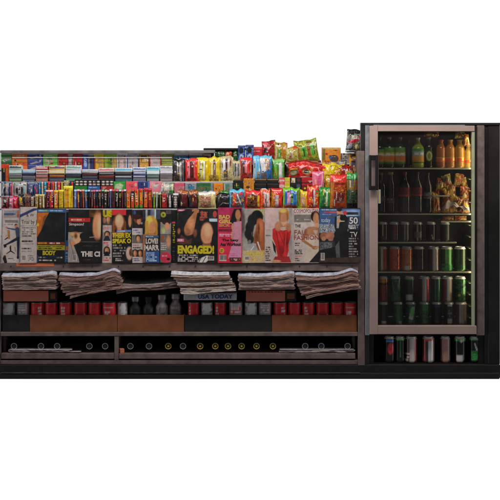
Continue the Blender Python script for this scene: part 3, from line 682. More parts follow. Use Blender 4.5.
for cx,r,ops,lab in [(382.6,5,[('bg','6c7060'),VB((0,'5c6454'),(3,'90948a'),(5,'7c2c24'),(8,'5c241c')),('g',.2)],'grey can with red side, leftmost on the fourth fridge shelf'),
  (394.8,5.7,rd+[('e',4.8,10,.9,2.4,'70382c'),('e',7,7,1,.9,'401810'),('g',.2)],'red can with dark specks, second from left on the fourth fridge shelf'),
  (406.8,5.8,[('bg','b84c30'),('k',0,0,10,20,2.5,['a83c24','c05434','c46040']),('r',2,15.5,6,18.5,'c0a098'),('g',.15)],'orange-red can with pale square near its base'),
  (419,5.6,[('bg','1c1412'),('g',.4)],'black can with silver lid on the fourth fridge shelf'),
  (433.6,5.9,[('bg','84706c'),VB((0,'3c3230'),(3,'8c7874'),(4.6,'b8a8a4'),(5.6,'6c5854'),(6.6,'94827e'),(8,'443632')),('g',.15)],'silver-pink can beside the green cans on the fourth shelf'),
  (446.8,6.1,[('bg','346030'),VB((0,'2c4428'),(3,'507c44'),(4.4,'407038'),(6,'549048'),(7.4,'2c5028')),('k',0,14,10,20,1.2,['1c4c20','2c6c2c','408440']),('g',.3)],'bright green can, second from right on the fourth fridge shelf'),
  (460,5.8,[('bg','24301e'),VB((0,'1c2818'),(2,'34482c'),(4,'1c2818'),(6,'303c28'),(8,'1c2418')),('k',2,15,9,20,1.2,['1c3c1c','2c4c28']),('g',.3)],'dark green can, rightmost on the fourth fridge shelf')]:
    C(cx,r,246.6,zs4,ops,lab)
gnz=[('bg','1c2c1c'),('k',0,0,10,20,2.0,['101810','1c3c20','2c5430','243828']),('g',.3)]
up=[(383.2,5,[('bg','5c1c18'),('h',0,10,[(0,'c84c1c'),(4.6,'281010'),(6.4,'642420')]),('e',5,3,4,1.8,'e06020'),('g',.2)],'dark red can with orange top, upper left of the stacked cans'),
  (395.8,5.3,gnz+[('l',1.5,4,2.5,13,.5,.5,'70806c'),('l',7,3,6,12,.5,.5,'8c988c'),('r',3,4,6.4,12,'1c2c20')],'green can with grey scroll, second in the upper stacked row'),
  (409.4,5.2,[('bg','0f120f'),('h',0,10,[(0,'2c6c34'),(2.4,'101410')]),('r',1.6,14,8,18.4,'9c988c'),('g',.2)],'black can with pale label low down, third in the upper stacked row'),
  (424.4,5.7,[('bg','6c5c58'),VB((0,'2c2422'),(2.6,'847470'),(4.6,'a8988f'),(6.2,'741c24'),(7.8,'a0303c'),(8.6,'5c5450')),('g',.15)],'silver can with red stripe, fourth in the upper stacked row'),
  (436.2,5.2,[('bg','1f3c22'),VB((0,'14241a'),(3,'2c5c30'),(4,'14281a'),(6,'3c6c40'),(7.4,'16301c')),('g',.3)],'striped dark green can, fifth in the upper stacked row'),
  (447.4,5.8,[('bg','6c605c'),VB((0,'34201f'),(1.6,'7c2c2c'),(3,'54403c'),(4.8,'a89c94'),(6.6,'6c605c'),(8,'3c2c28')),('g',.15)],'silver can with dark red edge, sixth in the upper stacked row'),
  (460.2,5.6,gnz+[('e',3.5,14.5,1.2,1,'a08838')],'black-green can with a gold dot, right end of the upper stacked row')]
lo=[(383.4,5,[('bg','101210'),('h',0,10,[(0,'3c8848'),(2,'0f110f')]),('r',2,16,7,19.6,'94988c')],'black can with green top, left end of the lower stacked row'),
  (398,5.2,gnz+[('r',3,3,8,16,'2c4c2c'),('r',5,16,8,19.8,'909088')],'mottled green can with pale base mark, lower stacked row'),
  (410.6,5.3,gnz+[('p',[(3,14),(6,4),(9,4),(7,15)],'a0a494'),('e',6,9,1.6,4,'50a050')],'green can with white slash, third in the lower stacked row'),
  (424.2,5.3,gnz+[('r',2,2,8,7,'2c6434')],'dark green can below the red-striped silver can'),
  (436.4,5.2,[('bg','0f0f13'),('r',2,2.4,8,4,'2c2c58')],'black can with faint blue mark, fifth in the lower stacked row'),
  (449,5.2,[('bg','121315'),('r',3,2,7.6,3.6,'a8a8b0'),('t',3,6,7.6,13,3,'50545c'),('r',3,14,7.6,18.4,'847c78')],'black can with white marks, sixth in the lower stacked row'),
  (461,5.9,[('bg','5c5654'),VB((0,'383432'),(3,'807874'),(4.6,'6c6462'),(7,'4c4644')),('g',.15)],'plain grey can, right end of the lower stacked row')]
for cx,r,ops,lab in lo: C(cx,r,301.6,zs5,ops,lab)
zmid=PZ(301.6,.035)+.0004
for cx,r,ops,lab in up: C(cx,r,276.4,zmid,ops,lab)
bt=[(389.4,5.4,[('bg','0f0f0f'),('r',1.5,2.4,8,4,'3c5ca0'),('e',5.4,9,2.7,4.4,'a02c30'),('g',.2)],'black can with red oval and blue band, leftmost under the fridge door'),
  (400,5,[('bg','0f100f'),('h',0,10,[(0,'38883c'),(2.5,'0f100f')]),('r',4.4,3,5,15.6,'3c8844')],'black can with thin green line, under the fridge door'),
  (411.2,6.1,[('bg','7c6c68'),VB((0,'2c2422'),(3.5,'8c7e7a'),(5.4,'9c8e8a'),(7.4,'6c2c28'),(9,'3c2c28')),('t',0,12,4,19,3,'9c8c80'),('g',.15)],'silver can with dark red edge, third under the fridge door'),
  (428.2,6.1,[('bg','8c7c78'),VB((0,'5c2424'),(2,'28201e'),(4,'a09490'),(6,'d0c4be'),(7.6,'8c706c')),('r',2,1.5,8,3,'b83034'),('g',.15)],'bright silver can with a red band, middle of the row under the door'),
  (445.2,5.1,[('bg','6c4c44'),VB((0,'3c2c28'),(2,'7c5c54'),(7,'5c4440'),(8.6,'58785c')),('g',.15)],'brownish silver can, fifth under the fridge door'),
  (459.8,5.8,[('bg','0f100f'),('h',0,10,[(0,'2c7034'),(3.4,'0f100f')]),('e',5,3,1,1.2,'c8d0a0'),('r',1.4,14,6.4,19.4,'a8948c')],'black can with green top and pale label under the door'),
  (474.4,5.2,[('bg','101210'),('h',0,10,[(0,'3c8c3c'),(2.4,'101210')]),('l',5,5,7,10,.9,1.3,'a0b49c'),('k',2,11,7.6,18,1.4,['103818','2c7c38','1c5c28'])],'black can with a white swirl over green, rightmost under the door')]
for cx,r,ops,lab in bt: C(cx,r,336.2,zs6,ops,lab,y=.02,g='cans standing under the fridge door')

# ---- amber packets standing in for reflections and snacks, right of both upper shelves
pal=[['d89020','a04c14','f0c040','6c2c10'],['e0a830','b86820','f8d860','7c4018'],['c87018','e8b850','8c3c14','f0d080'],['8c3418','d86c28','f0a838','4c2010'],['a89c40','d8c860','6c6020','f0e090']]
cn=['amber','golden','orange','rust red','olive yellow']
gp='snack packets standing in for reflections inside the fridge'
def sp(x0,x1,yt,yb,y,k,lab,roll,z=None,t=.011):
    o=pack('bag','reflection_packet','snack packet',lab,x0,x1,yt,yb,y,[('bg',pal[k][0]),('k',x0-1,yt-1,x1+1,yb+1,5.5,[pal[k][3],pal[k][1],pal[k][0],pal[k][2]]),('e',(x0+x1)/2,(yt+yb)/2,(x1-x0)*.28,(yb-yt)*.2,pal[(k+1)%5][1],.6),('g',.5)],group=gp,gain=.8,t=t,roll=roll)
    if z is not None: o.location.z=z+.0004
sp(432,440.5,193,214,.05,2,'orange packet at the left of the jumble on the second fridge shelf',-4,zs2)
sp(440.8,449,190,214,.06,0,'amber packet behind the grey cloth on the second fridge shelf',5,zs2)
sp(449.3,458,186,214,.06,1,'golden packet above the grey cloth on the second fridge shelf',-6,zs2)
sp(458.4,468.4,188,214,.055,3,'rust red packet at the right of the grey cloth in the fridge',4,zs2)
sp(434,443,179,193.5,.075,3,'rust packet high at the left of the fridge jumble',12)
sp(443.6,453,175,190.5,.078,4,'olive yellow packet high in the middle of the fridge jumble',-10)
sp(453.4,462.6,174,187,.078,2,'orange packet high at the right of the fridge jumble',8)
sp(461.4,469,178,190,.07,1,'small golden packet at the far right of the second fridge shelf',-14)
sp(452,461,196,205,.03,0,'small amber packet lying over the cloth in the fridge',20)
sp(462,470.4,199,213.6,.025,1,'small golden packet in the right corner of the second fridge shelf',-8,zs2,t=.009)
sp(454.6,464,131.8,139,.03,4,'pale yellow packet laid over the juice bottles',6,t=.008)
sp(463.6,470,134,146,.02,1,'golden packet hanging at the top right corner inside the fridge',-8,t=.008)
sp(423.4,439,131.6,137,.03,3,'red packet lying over the bottle caps in the fridge',3,t=.008)
sp(443,453.6,217.2,220.9,.05,3,'flat rust packet on the short shelf stub, left',0,zstub,t=.012)
sp(455,466.6,216.8,220.9,.05,2,'flat orange packet on the short shelf stub, right',0,zstub,t=.012)
# crumpled grey cloth and a thin pale tray in the jumble
A=Acc(); nu,nv=40,18; U,V_=[a.ravel() for a in np.meshgrid(np.linspace(0,1,nu),np.linspace(0,1,nv),indexing='ij')]
arch=np.sin(PI*np.clip(U*.96+.03,0,1))**.7
X_=(PX(470)-PX(443))*(U-.5); Z_=(arch*(.040-.012*U)+.006+(1-V_)*(.020+.012*np.sin(U*7))-.004*np.sin(U*22+V_*3)); Y_=-.012*V_-.006*np.sin(U*16)+.006*vn(U*9,V_*5,4)
A.grid(np.stack([X_,Y_,Z_-.006],1),nu,nv,np.array([.5,.5,.5])); A.grid(np.stack([X_,Y_+.003,Z_-.0065],1),nu,nv,np.array([.5,.5,.5]))
ob=A.build('cloth',M['cloth'],None,(PX(456,.0),.008,zs2+.0004),smooth='all'); tag(ob,'crumpled grey cloth draped in the jumble on the second fridge shelf','cloth')
A=Acc(); A.box(-.042,.042,-.02,.02,0,.005,bev=.002); tag(A.build('foil_tray',M['alu'],None,(PX(440.4,.02),.02,PZ(196.4,.02)),smooth=False),'thin pale foil tray resting against the packets in the fridge','foil tray')

# ================================================================ candy shelves
YA,YB,YC,YD=.036,.098,.168,.246
def clr(a): return a
def it(tier,form,name,cat,label,x0,x1,yt,ops,group=None,**kw):
    y={'A':YA,'B':YB,'C':YC,'D':YD,'T':.26}[tier]
    yb={'A':208.6,'B':196.,'C':181.6,'D':170.,'T':162.8}[tier]
    z={'A':ZA,'B':ZB,'C':ZCt,'D':ZD1,'T':ZD2}[tier]
    kw.setdefault('gain',{'A':1.32,'B':1.38,'C':1.22,'D':1.35,'T':1.0}[tier])
    y=kw.pop('y',y); yb=kw.pop('yb',yb); kw.setdefault('t',.014)
    rr=random.Random(int(x0*31+yt*17)); w_=x1-x0; h_=min(yb,208)-yt; ex=[]
    if w_>6 and h_>6:
        pc=['e8e0d8','201c20','d8b030','b83028','3c5c98','c8c0b8','4c3020']
        for _ in range(4):
            a=x0+w_*rr.uniform(.12,.6); b=yt+h_*rr.uniform(.08,.75); c_=rr.choice(pc)
            ex.append(rr.choice([('t',a,b,a+w_*.34,b+2.2,2,c_),('e',a,b,w_*.07,w_*.06,c_),('t',a,b,a+w_*.3,b+1.2,1,c_),('r',a,b,a+.7,b+h_*.2,c_)]))
    elif w_>2.4 and h_>9:
        c_=rr.choice(['e8e0d8','d8b030','181418','c8c0b8']); ex.append(('t',x0+w_*.25,yt+h_*.2,x1-w_*.2,yt+h_*rr.uniform(.5,.85),rr.randint(4,8),c_))
    ops=list(ops[:-1])+ex+[ops[-1]]
    o=pack(form,name,cat,label,x0,x1,yt,yb,y,ops,group=group,**kw)
    if 'lift' not in kw and kw.get('arch',0)>=0 and yb in (208.6,196.,181.6,170.,162.8): o.location.z=z+.0003
    return o
def bars(y0,y1,*b): return ('b',y0,y1,list(b))
def hb(x0,x1,*b): return ('h',x0,x1,list(b))
G=('g',.22)
gD='cartons on the back candy shelf'
# -- back shelf, left to right
it('D','box','candy_box','candy box','green box with a white smear, leftmost on the back shelf',1.4,12.2,154.2,[('bg','3c9c4c'),('r',1,157,12,158.6,'a0c8a0'),('p',[(2,160),(9,157.4),(12,159),(6,161.5)],'b0b8a0'),('r',1,161,12,170,'3c7040'),G],gD)
it('D','box','candy_box','candy box','orange box with a green word stripe on the back shelf',12.5,27.8,153.6,[('bg','e06c34'),('t',15,154.6,26,156.6,1,'f0b080'),('t',13.5,160,27,162.6,1,'9c8c30'),('r',13,157,27.8,158,'d8c0a0'),('r',13,164.4,27.8,165.6,'c03c2c'),('e',24,163.4,1,.8,'d02830'),G],gD)
for k in range(3):
    y1=169.9-k*5.4
    it('D','box','candy_box','candy box','flat blue box with a pale diagonal word, %s of three stacked'%['bottom','middle','top'][k],28.2,43,y1-5.1,[('bg','40549c'),('p',[(30,y1-1),(41,y1-4.6),(41.6,y1-2.6),(32,y1-.2)],'b8aca8'),('r',28,y1-5.2,43,y1-4.6,'7c88b8'),('r',37.6,y1-5,40,y1-2.8,'2c4c98') ,G],gD,yb=y1,lift=.0002)
it('D','box','candy_box','candy box','bright green box with a pale patch and red dots on the back shelf',43.4,58,154,[('bg','6cbc50'),('t',44.4,154.8,56,156.6,1,'d8e8c8'),('r',43,157,58,157.9,'a8d898'),('p',[(44.6,160),(50,158.6),(54,160),(53,164),(46,164.4)],'a8a888'),('e',52,163.4,1.6,.9,'a83c28'),('e',50,164.2,.7,.6,'c83020'),('r',43,165,58,166,'78c060'),G],gD)
for (a,b,n) in ((58.4,68,'left'),(73,82.8,'right')):
    it('D','box','candy_box','candy box','red carton with gold medallion, %s of a pair on the back shelf'%n,a,b,153.6,[('bg','b4282c'),('r',a,154,b,156.6,'a03040'),('r',a,156.8,b,157.9,'d08888'),('e',(a+b)/2+1.4,163.6,2,1.8,'503018'),('e',(a+b)/2+1.4,163.2,1.2,1,'b08840'),('r',a,158,a+.8,170,'c86050'),G],gD)
it('D','box','candy_box','candy box','grey carton between the two red cartons',68.3,72.7,155.5,[('bg','90888a'),('r',68,159,73,160,'b0a8a8'),G],gD)
it('D','box','candy_box','candy box','blue carton with a pale lower patch on the back shelf',83.2,88,154.4,[('bg','3858a4'),('e',86,164,1.5,3,'88a4d0'),('r',83,157,88,158,'8090c0'),G],gD)
it('D','box','candy_box','candy box','narrow navy carton beside the yellow cartons',88.4,94,155,[('bg','7c8090'),bars(158,170,(88.4,'8c8a90'),(90.4,'2c3c78')),G],gD)
it('D','box','candy_box','candy box','yellow carton with a red left edge on the back shelf',94.3,104,153.8,[('bg','c8a030'),('r',94,154,104,156.6,'e8c418'),('r',94,156.9,104,157.9,'d8cca0'),('r',94.3,158,95.8,170,'8c2c24'),bars(158,170,(96,'c89c28'),(99,'b08c48'),(103,'c89c38')),G],gD)
it('D','box','candy_box','candy box','lime green carton with a tan edge on the back shelf',104.4,116.4,153.8,[('bg','7c9c38'),('r',104,154,117,156.6,'88c030'),('r',104,156.9,117,157.9,'c8d0a8'),bars(158,170,(104.4,'88a03c'),(108,'6c8c2c'),(112,'a8905c'),(115,'c09830')),G],gD)
rp=lambda c,e,a,b:[('bg',e),('r',a+.9,154.8,b-.9,170,c),('r',a,157,b,157.7,'c0b8b8')]
it('D','box','gum_packet','gum packet','pale grey packet with pink corner mark, first of four upright packets',117,127.2,153.6,rp('a8a09c','c8c8d8',117,127.2)+[('e',125.2,156.6,1,1,'a83c3c'),bars(159,170,(118,'a09890'),(120,'c0a8a4'),(124,'9c9490'),(126.4,None)),G],gD)
it('D','box','gum_packet','gum packet','pale packet with blue outline, second of four upright packets',128,138.4,154,rp('b0a8a6','8c98c0',128,138.4)+[G],gD)
it('D','box','gum_packet','gum packet','gold packet with dark top, third of four upright packets',139.2,149.2,154.2,rp('c09038','8c5c30',139.2,149.2)+[('r',141,155.4,147,158.4,'403020'),('t',140,160,148,167,3,'d8a868'),G],gD)
it('D','box','gum_packet','gum packet','pale packet with red outline, last of four upright packets',150,161,154,rp('b8a8a4','c83c48',150,161)+[G],gD)
for k in range(4):
    y1=169.9-k*4.1
    it('D','box','gum_packet','gum packet','flat olive gum box, %s of four stacked beside the black bag'%['lowest','second lowest','second highest','highest'][k],161.6,174,y1-3.9,[('bg','88903c'),('r',162,y1-3.9,174,y1-3.2,'c0c490'),('r',163,y1-2.2,172,y1-1.2,'a8b060'),G],gD,yb=y1,lift=.0002)
for k,(a,b,c) in enumerate([(174.6,188.6,'2c70b0'),(189,203,'2468a8'),(203.4,210.8,'b0506c')]):
    it('D','box','candy_box','candy box',['flat box with white top and blue front, above the black bag','flat box with white top and blue front, above the red bag','small pink and blue flat box under the dark rail'][k],a,b,154,[('bg',c),('r',a,153.6,b,155.8,'c4c0c8'),('r',a,158.4,b,160,'c0c4d0'),('r',a+1,156.4,b-2,157.6,'50a0c8' if k<2 else '783c60'),G],gD,t=.02)

# -- flat gum box stacks on the middle shelf (left half)
gC='flat gum boxes stacked on the middle candy shelf'
it('C','box','candy_box','candy box','upright navy and orange carton with a red top at the far left',1.6,9.2,164.4,[('bg','1c2034'),bars(168,182,(1.6,'686468'),(2.3,'141828'),(4.4,'20284c'),(6,'c85c1c')),('r',1.6,164,9.4,168,'dc3820'),G],gC,gain=1.15)
stk=[(9.4,22.6,165.4,['c8ccc8:3c5c58','a8d4cc:d8e8e0','908c90:707070','38682c:9cb088']),
(23,36,169.4,['90b4e4:c8dcf4','202a4c:3c4870','8c8c94:606470','20305c:8890a4']),
(36.2,49,165.8,['b83c40:dcc8c8','d8ccc8:983038','9c5450:c09890','a05c38:c0a090']),
(49.4,65.6,165.6,['e8b048:34589c','f0c868:e0e0e0','602c1c:c87c38','282c50:808090']),
(66,81.8,165.4,['d8dce8:64b490','c4cce0:f0f0f4','202838:4c5464','2c8448:80b090']),
(82.2,98.4,169.4,['dce0ec:a0a8b8','1c1820:8c3838','2c2c44:6c6c84','3c5490:90949c']),
(99,114.8,168,['e8d8c8:d85078','2c2024:a8a0a0','582420:a03028','3c2024:8c8080']),
(115.2,132.8,168,['d0e4f0:38a8dc','34303c:6c6870','2c3450:c8c8c8','2c3c58:489890']),
(133.2,146.4,167.2,['d8e0f0:3c68b0','5c6c9c:d4d8e8','4c5888:b8bccc','8c8890:54608c']),
(146.8,159.8,166.6,['a0dcec:389cc0','b8e0e0:e8f4f4','50685c:80988c','5c7068:a8a8a8']),
(160.2,173,165.8,['d8dce8:9c9ca8','bcc0cc:e8e8f0','8c888c:68686c','7c7474:a89c98'])]
NM=['first','second','third','fourth','fifth','sixth','seventh','eighth','ninth','tenth','eleventh']
cname={'c8ccc8':'pale grey','a8d4cc':'pale teal','908c90':'grey','38682c':'green','90b4e4':'light blue','202a4c':'navy','8c8c94':'grey','20305c':'dark blue','b83c40':'red striped','d8ccc8':'white','9c5450':'dull red','a05c38':'brown','e8b048':'yellow','f0c868':'pale yellow','602c1c':'dark brown','282c50':'navy','d8dce8':'white','c4cce0':'pale blue','202838':'dark','2c8448':'green','dce0ec':'white','1c1820':'black','2c2c44':'dark navy','3c5490':'blue','e8d8c8':'cream','2c2024':'black','582420':'maroon','3c2024':'dark maroon','d0e4f0':'white and cyan','34303c':'charcoal','2c3450':'navy','2c3c58':'blue teal','d8e0f0':'white and blue','5c6c9c':'blue','4c5888':'blue','8c8890':'grey','a0dcec':'cyan','b8e0e0':'pale cyan','50685c':'grey green','5c7068':'grey green','bcc0cc':'silver','8c888c':'mid grey','7c7474':'grey brown'}
for i,(a,b,top,cs) in enumerate(stk):
    hgt=(181.6-top)/4
    for k in range(4):
        c1,c2=cs[3-k].split(':'); y1=181.6-k*hgt
        ops=[('bg',c1),('r',a+.8,y1-hgt*.62,b-.8,y1-hgt*.32,c2)]
        if k==3: ops.append(('t',a+1,y1-hgt*.9,b-1,y1-hgt*.6,1,c2))
        ops+= [('r',a,y1-hgt,b,y1-hgt*.88,'e0e0e4' if k>1 else '8c8c90'),('g',.15)]  # top edges painted as highlights, greyer on the lower boxes
        it('C','box','gum_box','gum box','%s flat gum box, %s of the %s stack from the left'%(cname[c1],['bottom','third','second','top'][k],NM[i]),a+RND.uniform(0,.3),b-RND.uniform(0,.4),y1-hgt+.12,ops,gC,yb=y1,lift=.0002,gain=1.15,t=.022+RND.uniform(-.001,.001),yaw=RND.uniform(-.05,.05))

# -- large bags hanging forward on the middle shelf (right half); pale bars paint print and reflections
gCb='bags standing on the middle candy shelf'
def bag(tier,label,x0,x1,yt,ops,group=gCb,**kw):
    kw.setdefault('t',.017); return it(tier,'bag','candy_bag','candy bag',label,x0,x1,yt,ops,group,**kw)
sil=lambda *b: bars(*b)
bag('C','black candy bag with silver vertical bars on the middle shelf',172.6,185.4,159.2,[('bg','18161a'),bars(161.8,181,(174.6,'605458'),(176,'20181c'),(177.2,'a8a4a6'),(178.6,'4c484c'),(179.4,'b4b0b2'),(182,'141214'),(183,'8c888a'),(183.7,None)),('k',173,174,180,182,1.4,['18161a','4c4038','7c6c60','30282c']),G])
bag('C','red candy bag with pink and dark bars on the middle shelf',185,198.4,159,[('bg','e02c28'),bars(161.6,179,(187,'f06c80'),(189.4,'ec8490'),(190.2,'6c2024'),(193,'4c1a1c'),(194,'dc3030'),(194.6,'c06868'),(195.4,None)),('r',185,159,198.4,161.2,'e43c34'),('e',196.8,166,.7,1,'f0a030'),('k',186.4,178,196,182,1.4,['e02c28','6c3c34','a02c28']),G])
bag('C','yellow candy bag with white bars on the middle shelf',196.2,208.6,157.6,[('bg','ecc01c'),bars(161,180,(199,'c8bc90'),(200.4,'e8e0c4'),(201.6,'d8d440'),(203.4,'f0ecd4'),(205,'c0a020'),(206,None)),('k',197,173,201,182,1.4,['ecc01c','b08c20','806c2c']),('r',197,157,208,159.6,'f0cc20'),G])
bag('C','yellow candy bag with mauve and cream bars on the middle shelf',208,220.4,157,[('bg','f0c010'),bars(161,178,(210,'d8a818'),(211.2,'f0d884'),(213.2,'a08040'),(214,'886064'),(216.2,'e0c860'),(217,None)),('k',209,175,219,182,1.2,['ecc01c','a88c4c','806c3c']),('t',209,158.4,219,160.4,1,'f8ec98'),G])
bag('C','cream candy bag with pale silver bars on the middle shelf',220,233.6,156.6,[('bg','c8bc8c'),('k',220,157,234,182,2.4,['d8ce9c','b0a474','c8bc8c','a89c6c']),('r',222.8,159,225.8,171,'e0dcdc'),('r',225.8,159,228,177.6,'5c3438'),('r',228,159,230,171,'c4c0c0'),('r',224,171,227,177.4,'686058'),('e',231,163,.8,4,'983c34'),G])
bag('C','cream candy bag with grey bars on the middle shelf',232.6,241.4,160.4,[('bg','c8be94'),bars(163,176,(233,'989480'),(234.6,'4c4c58'),(236,'c8c4b8'),(237.2,'58545c'),(238.4,'a8a4a4'),(240,None)),('e',234,173,.8,2,'283458'),G],yaw=.1)
bag('C','red candy bag with pink and white bars on the middle shelf',240.2,252.4,158.2,[('bg','d42824'),bars(161,179,(241,'843430'),(243,'58302c'),(244.4,'e07078'),(246.2,'c4a0a4'),(247,'dc2c2c'),(249.4,'7c3c28'),(250.4,'c09c30'),(251.2,None)),('r',240,158,252,160,'e03430'),('e',243,161,1.2,.6,'e8e0dc'),('k',240.6,173,252,182,1.4,['d42824','8c2820','a85c40']),G],t=.019)
bag('C','cyan candy bag with yellow corner on the middle shelf',252.6,262.6,156.4,[('bg','58b4dc'),bars(160,181,(253,'c0bcb8'),(254.6,'74bce0'),(257,'50b0e0'),(258.6,'a8d8ec'),(260.4,'3c8cc4')),('k',256.6,171,260.4,181,1,['d8a830','4c8cb0','a88c50']),('r',253,156.6,262,159,'68c4e8'),G])
bag('C','blue candy bag with white tag and colour dots on the middle shelf',259.6,272.4,155.6,[('bg','3c7cb8'),('r',260,155.6,272.4,158.6,'60c0e8'),('k',264.6,158,270,170,1.1,['3080c0','e0b040','d05838','e8e0d0','4c9c58','283c80']),('p',[(259.8,158),(264.6,158),(266.6,171),(262,173)],'d8d8dc'),('r',261,172.6,267,180,'786c70'),('r',268,169,272,180,'2c64a0'),G],y=.154)
bag('C','green candy bag with a white bar on the middle shelf',271.6,285.4,159.2,[('bg','58a834'),('r',271.6,159,285.4,162,'8cc874'),bars(163.4,178,(272.6,'58902c'),(274,'6cb83c'),(277,'4c9838'),(279,'e8ece8'),(281.6,'a8c0a8'),(282.6,None)),('r',284.4,160,286,181,'3c2c1c'),('k',272,175,279,182,1.2,['58a834','7ca050','3c7828']),G])
bag('C','big red candy bag lying wide with two round emblems on the middle shelf',285.6,323.4,163.2,[('bg','c0201c'),('k',285,163,324,182,3,['a81818','cc2420','dc2c24','b81c1c']),('e',293,173.2,4.6,3.6,'6c5c34'),('e',293,173.6,3.4,2.2,'98906c'),('r',289,169.4,297,170.6,'d8a030'),('e',306.6,173,4.4,2.4,'a89050'),('e',306.2,173,3,1.4,'2c2c48'),('p',[(300,177.6),(310,175.8),(309,178),(301,179)],'e88878'),('r',286,163.4,323,164.6,'982018'),('e',311.6,170,1.6,1.6,'c07838'),('l',318,168,321.5,174,1,1,'e4b0a8'),('r',285.6,164,288,182,'4c3018'),G],t=.028,arch=.12)
bag('C','crumpled yellow bag with a red spot at the right of the middle shelf',321.6,343.4,163.4,[('bg','e8cc1c'),('k',321,163,344,182,2.2,['f0d824','dcbc18','e8cc1c','c8a818','ece050']),('e',323,167.4,1.8,1.8,'c83028'),('e',326.4,170.6,.9,.8,'d8602c'),('t',328,165,340,167.6,1,'b8981c'),G],t=.024,roll=3)
bag('C','small red bag beside the crumpled yellow one on the middle shelf',339.6,353.6,166.2,[('bg','c82420'),('k',339,166,354,182,2.4,['c82420','a01c1c','7c3420']),('r',345,171,353,173,'c8bcb8'),('r',346,173.4,354,176.4,'8c5c24'),G],t=.018,roll=-2)
bag('C','tan snack bag tucked behind the tall green bag at the post',350.4,357.2,168,[('bg','a87830'),('k',350,168,358,182,1.6,['b8842c','7c5424','c89c50','5c4c38']),G],t=.012,y=.19)

# -- top pile, against the white background
gT='packets piled on the top of the rack'
bag('T','dark green snack bag behind the cream bag on top of the rack',214.6,225.4,149.4,[('bg','28502c'),('k',214,149,226,163,2,['1c3820','3c7c3c','244428','6cb050']),G],gT,yb=163)
bag('T','dark bag with an orange-red picture and white corner on top of the rack',224,233.2,149,[('bg','4c2418'),('e',228.6,154,3.6,3.2,'c8542c'),('e',228,153,1.6,1.4,'e08850'),('p',[(224,149.6),(227,149),(225.6,151.4)],'e8e4e0'),G],gT)
bag('T','narrow green snack bag beside the blue tins on top of the rack',232.6,238,149.6,[('bg','2c6c2c'),('e',235.6,151.4,1.6,1.4,'70c070'),('k',232,152,238,163,1.4,['1c4c20','348c3c','2c6c2c']),G],gT)
def tin2(x0,x1,yt,label):
    y=.25; R=(x1-x0)*.5*S*(1+y/D); cx=(x0+x1)/2; z0=ZD2+.0003; H=PZ(yt,y)-z0
    o=thing('tube_tin',label,'tin',(PX(cx,y),y,z0),0,'blue tins on top of the rack')
    def cf(P):
        u=5+5*np.sin(np.arctan2(P[:,0],-P[:,1])); v=20*(1-P[:,2]/H)
        return paint([('bg','2c4488'),('k',0,0,10,20,1.6,['1c3064','3c5ca0','2c4c90','88a4d0']),('e',4.6,5.6,3,3.6,'14100f'),('p',[(2,12),(5,9.6),(8,12),(6,19),(3,19)],'a0b4d8'),('r',3.6,12.6,5.6,19,'1c1c28'),G],u,v,1.2,int(cx))
    A=Acc(); A.lathe([(R*.97,0)]+[(R,h) for h in np.linspace(.002,H*.9,40)],44,cf); A.build('tin_body',M['tinp'],o,smooth=True)
    A=Acc(); A.lathe([(R*1.03,H*.9+.0003),(R*1.04,H*.97),(R*.96,H)],36); A.build('tin_lid',mat('blue_lid',lin('3c5488'),rough=.35),o,smooth=True)
tin2(237.9,245.3,145.4,'blue tube tin with black disc, left of two on top of the rack')
tin2(245.6,253.8,144.8,'blue tube tin with black disc, right of two on top of the rack')
it('T','box','candy_box','candy box','red carton behind the blue tin on top of the rack',253,262.8,147,[('bg','c42c34'),('r',253,147,263,149,'e05c5c'),('t',254,150.4,262,152.4,1,'e08c88'),G],gT,gain=1.1,y=.27)
bag('T','dark red rounded bag with painted pink shine on top of the rack',262,275.4,141,[('bg','a81c20'),('k',262,141,276,163,2.6,['84161a','b82024','982020']),('e',265.6,143.6,2.6,2,'e06870'),('r',263.6,147.4,267,153,'501418'),G],gT,t=.022)  # pink oval is a highlight painted into the print
bag('T','yellow bag with green tag and white blob on top of the rack',274,287.4,142.2,[('bg','c89820'),('k',274,142,288,163,2.4,['d8ac20','b08420','c8a838','a87028']),('e',278.6,145.2,2.2,1.4,'ece8d8'),('r',277.4,149,280.6,158,'60a838'),('r',282.4,146,284.6,158,'c87c28'),('r',285.6,142,287.6,144,'e02848'),('r',275,147,276.6,160,'d0cca0'),G],gT,t=.02,y=.255)
bag('T','green and yellow speckled bag leaning below the tall bag on top of the rack',286,299,147.2,[('bg','b8a828'),('k',286,147,299,163,1.8,['a0b030','d8b828','e0d0a0','5cb040','c85c28']),('r',290,152.6,292,159,'b89c90'),('r',292.4,152,294,158,'d8c890'),('r',293.6,146.8,298,149,'e04428'),G],gT,t=.018,y=.245,roll=-3)
bag('T','tall green and yellow bag slanting up to a point on top of the rack',296.6,320,139.4,[('bg','a8b02c'),('k',296,138,321,163,2.2,['b8a828','90b838','d0c040','5cac38','a87c28']),('r',299.6,145.4,302.6,157,'b89838'),('r',303.4,146.4,308,157,'50b848'),('r',305,148,306.4,156,'2c6c28'),('r',309.4,145,312.4,155.6,'985c28'),('r',313.4,144.6,316,156,'50c040'),('r',316,146,317,155,'285c1c'),('e',312,142,3,1.6,'8c6c20'),G],gT,t=.022,roll=-9)
it('T','box','candy_box','candy box','orange carton with a dark oval window at the right of the top pile',322,340.2,147.6,[('bg','e08c28'),('r',322,147.6,340.2,149.4,'d0b070'),('r',322,149,324.6,160,'8c7c28'),('e',333.6,158.6,4.4,3.8,'604c48'),('e',329.6,157,1.4,1.8,'3c6cb0'),G],gT,gain=1.05,t=.03,yb=162.8)
o=it('T','box','candy_box','candy box','dark red flat box under the yellow-green bags',296.5,321,160.2,[('bg','782020'),('r',298,161,318,162,'c09040'),G],gT,yb=162.8,y=.222,t=.008)
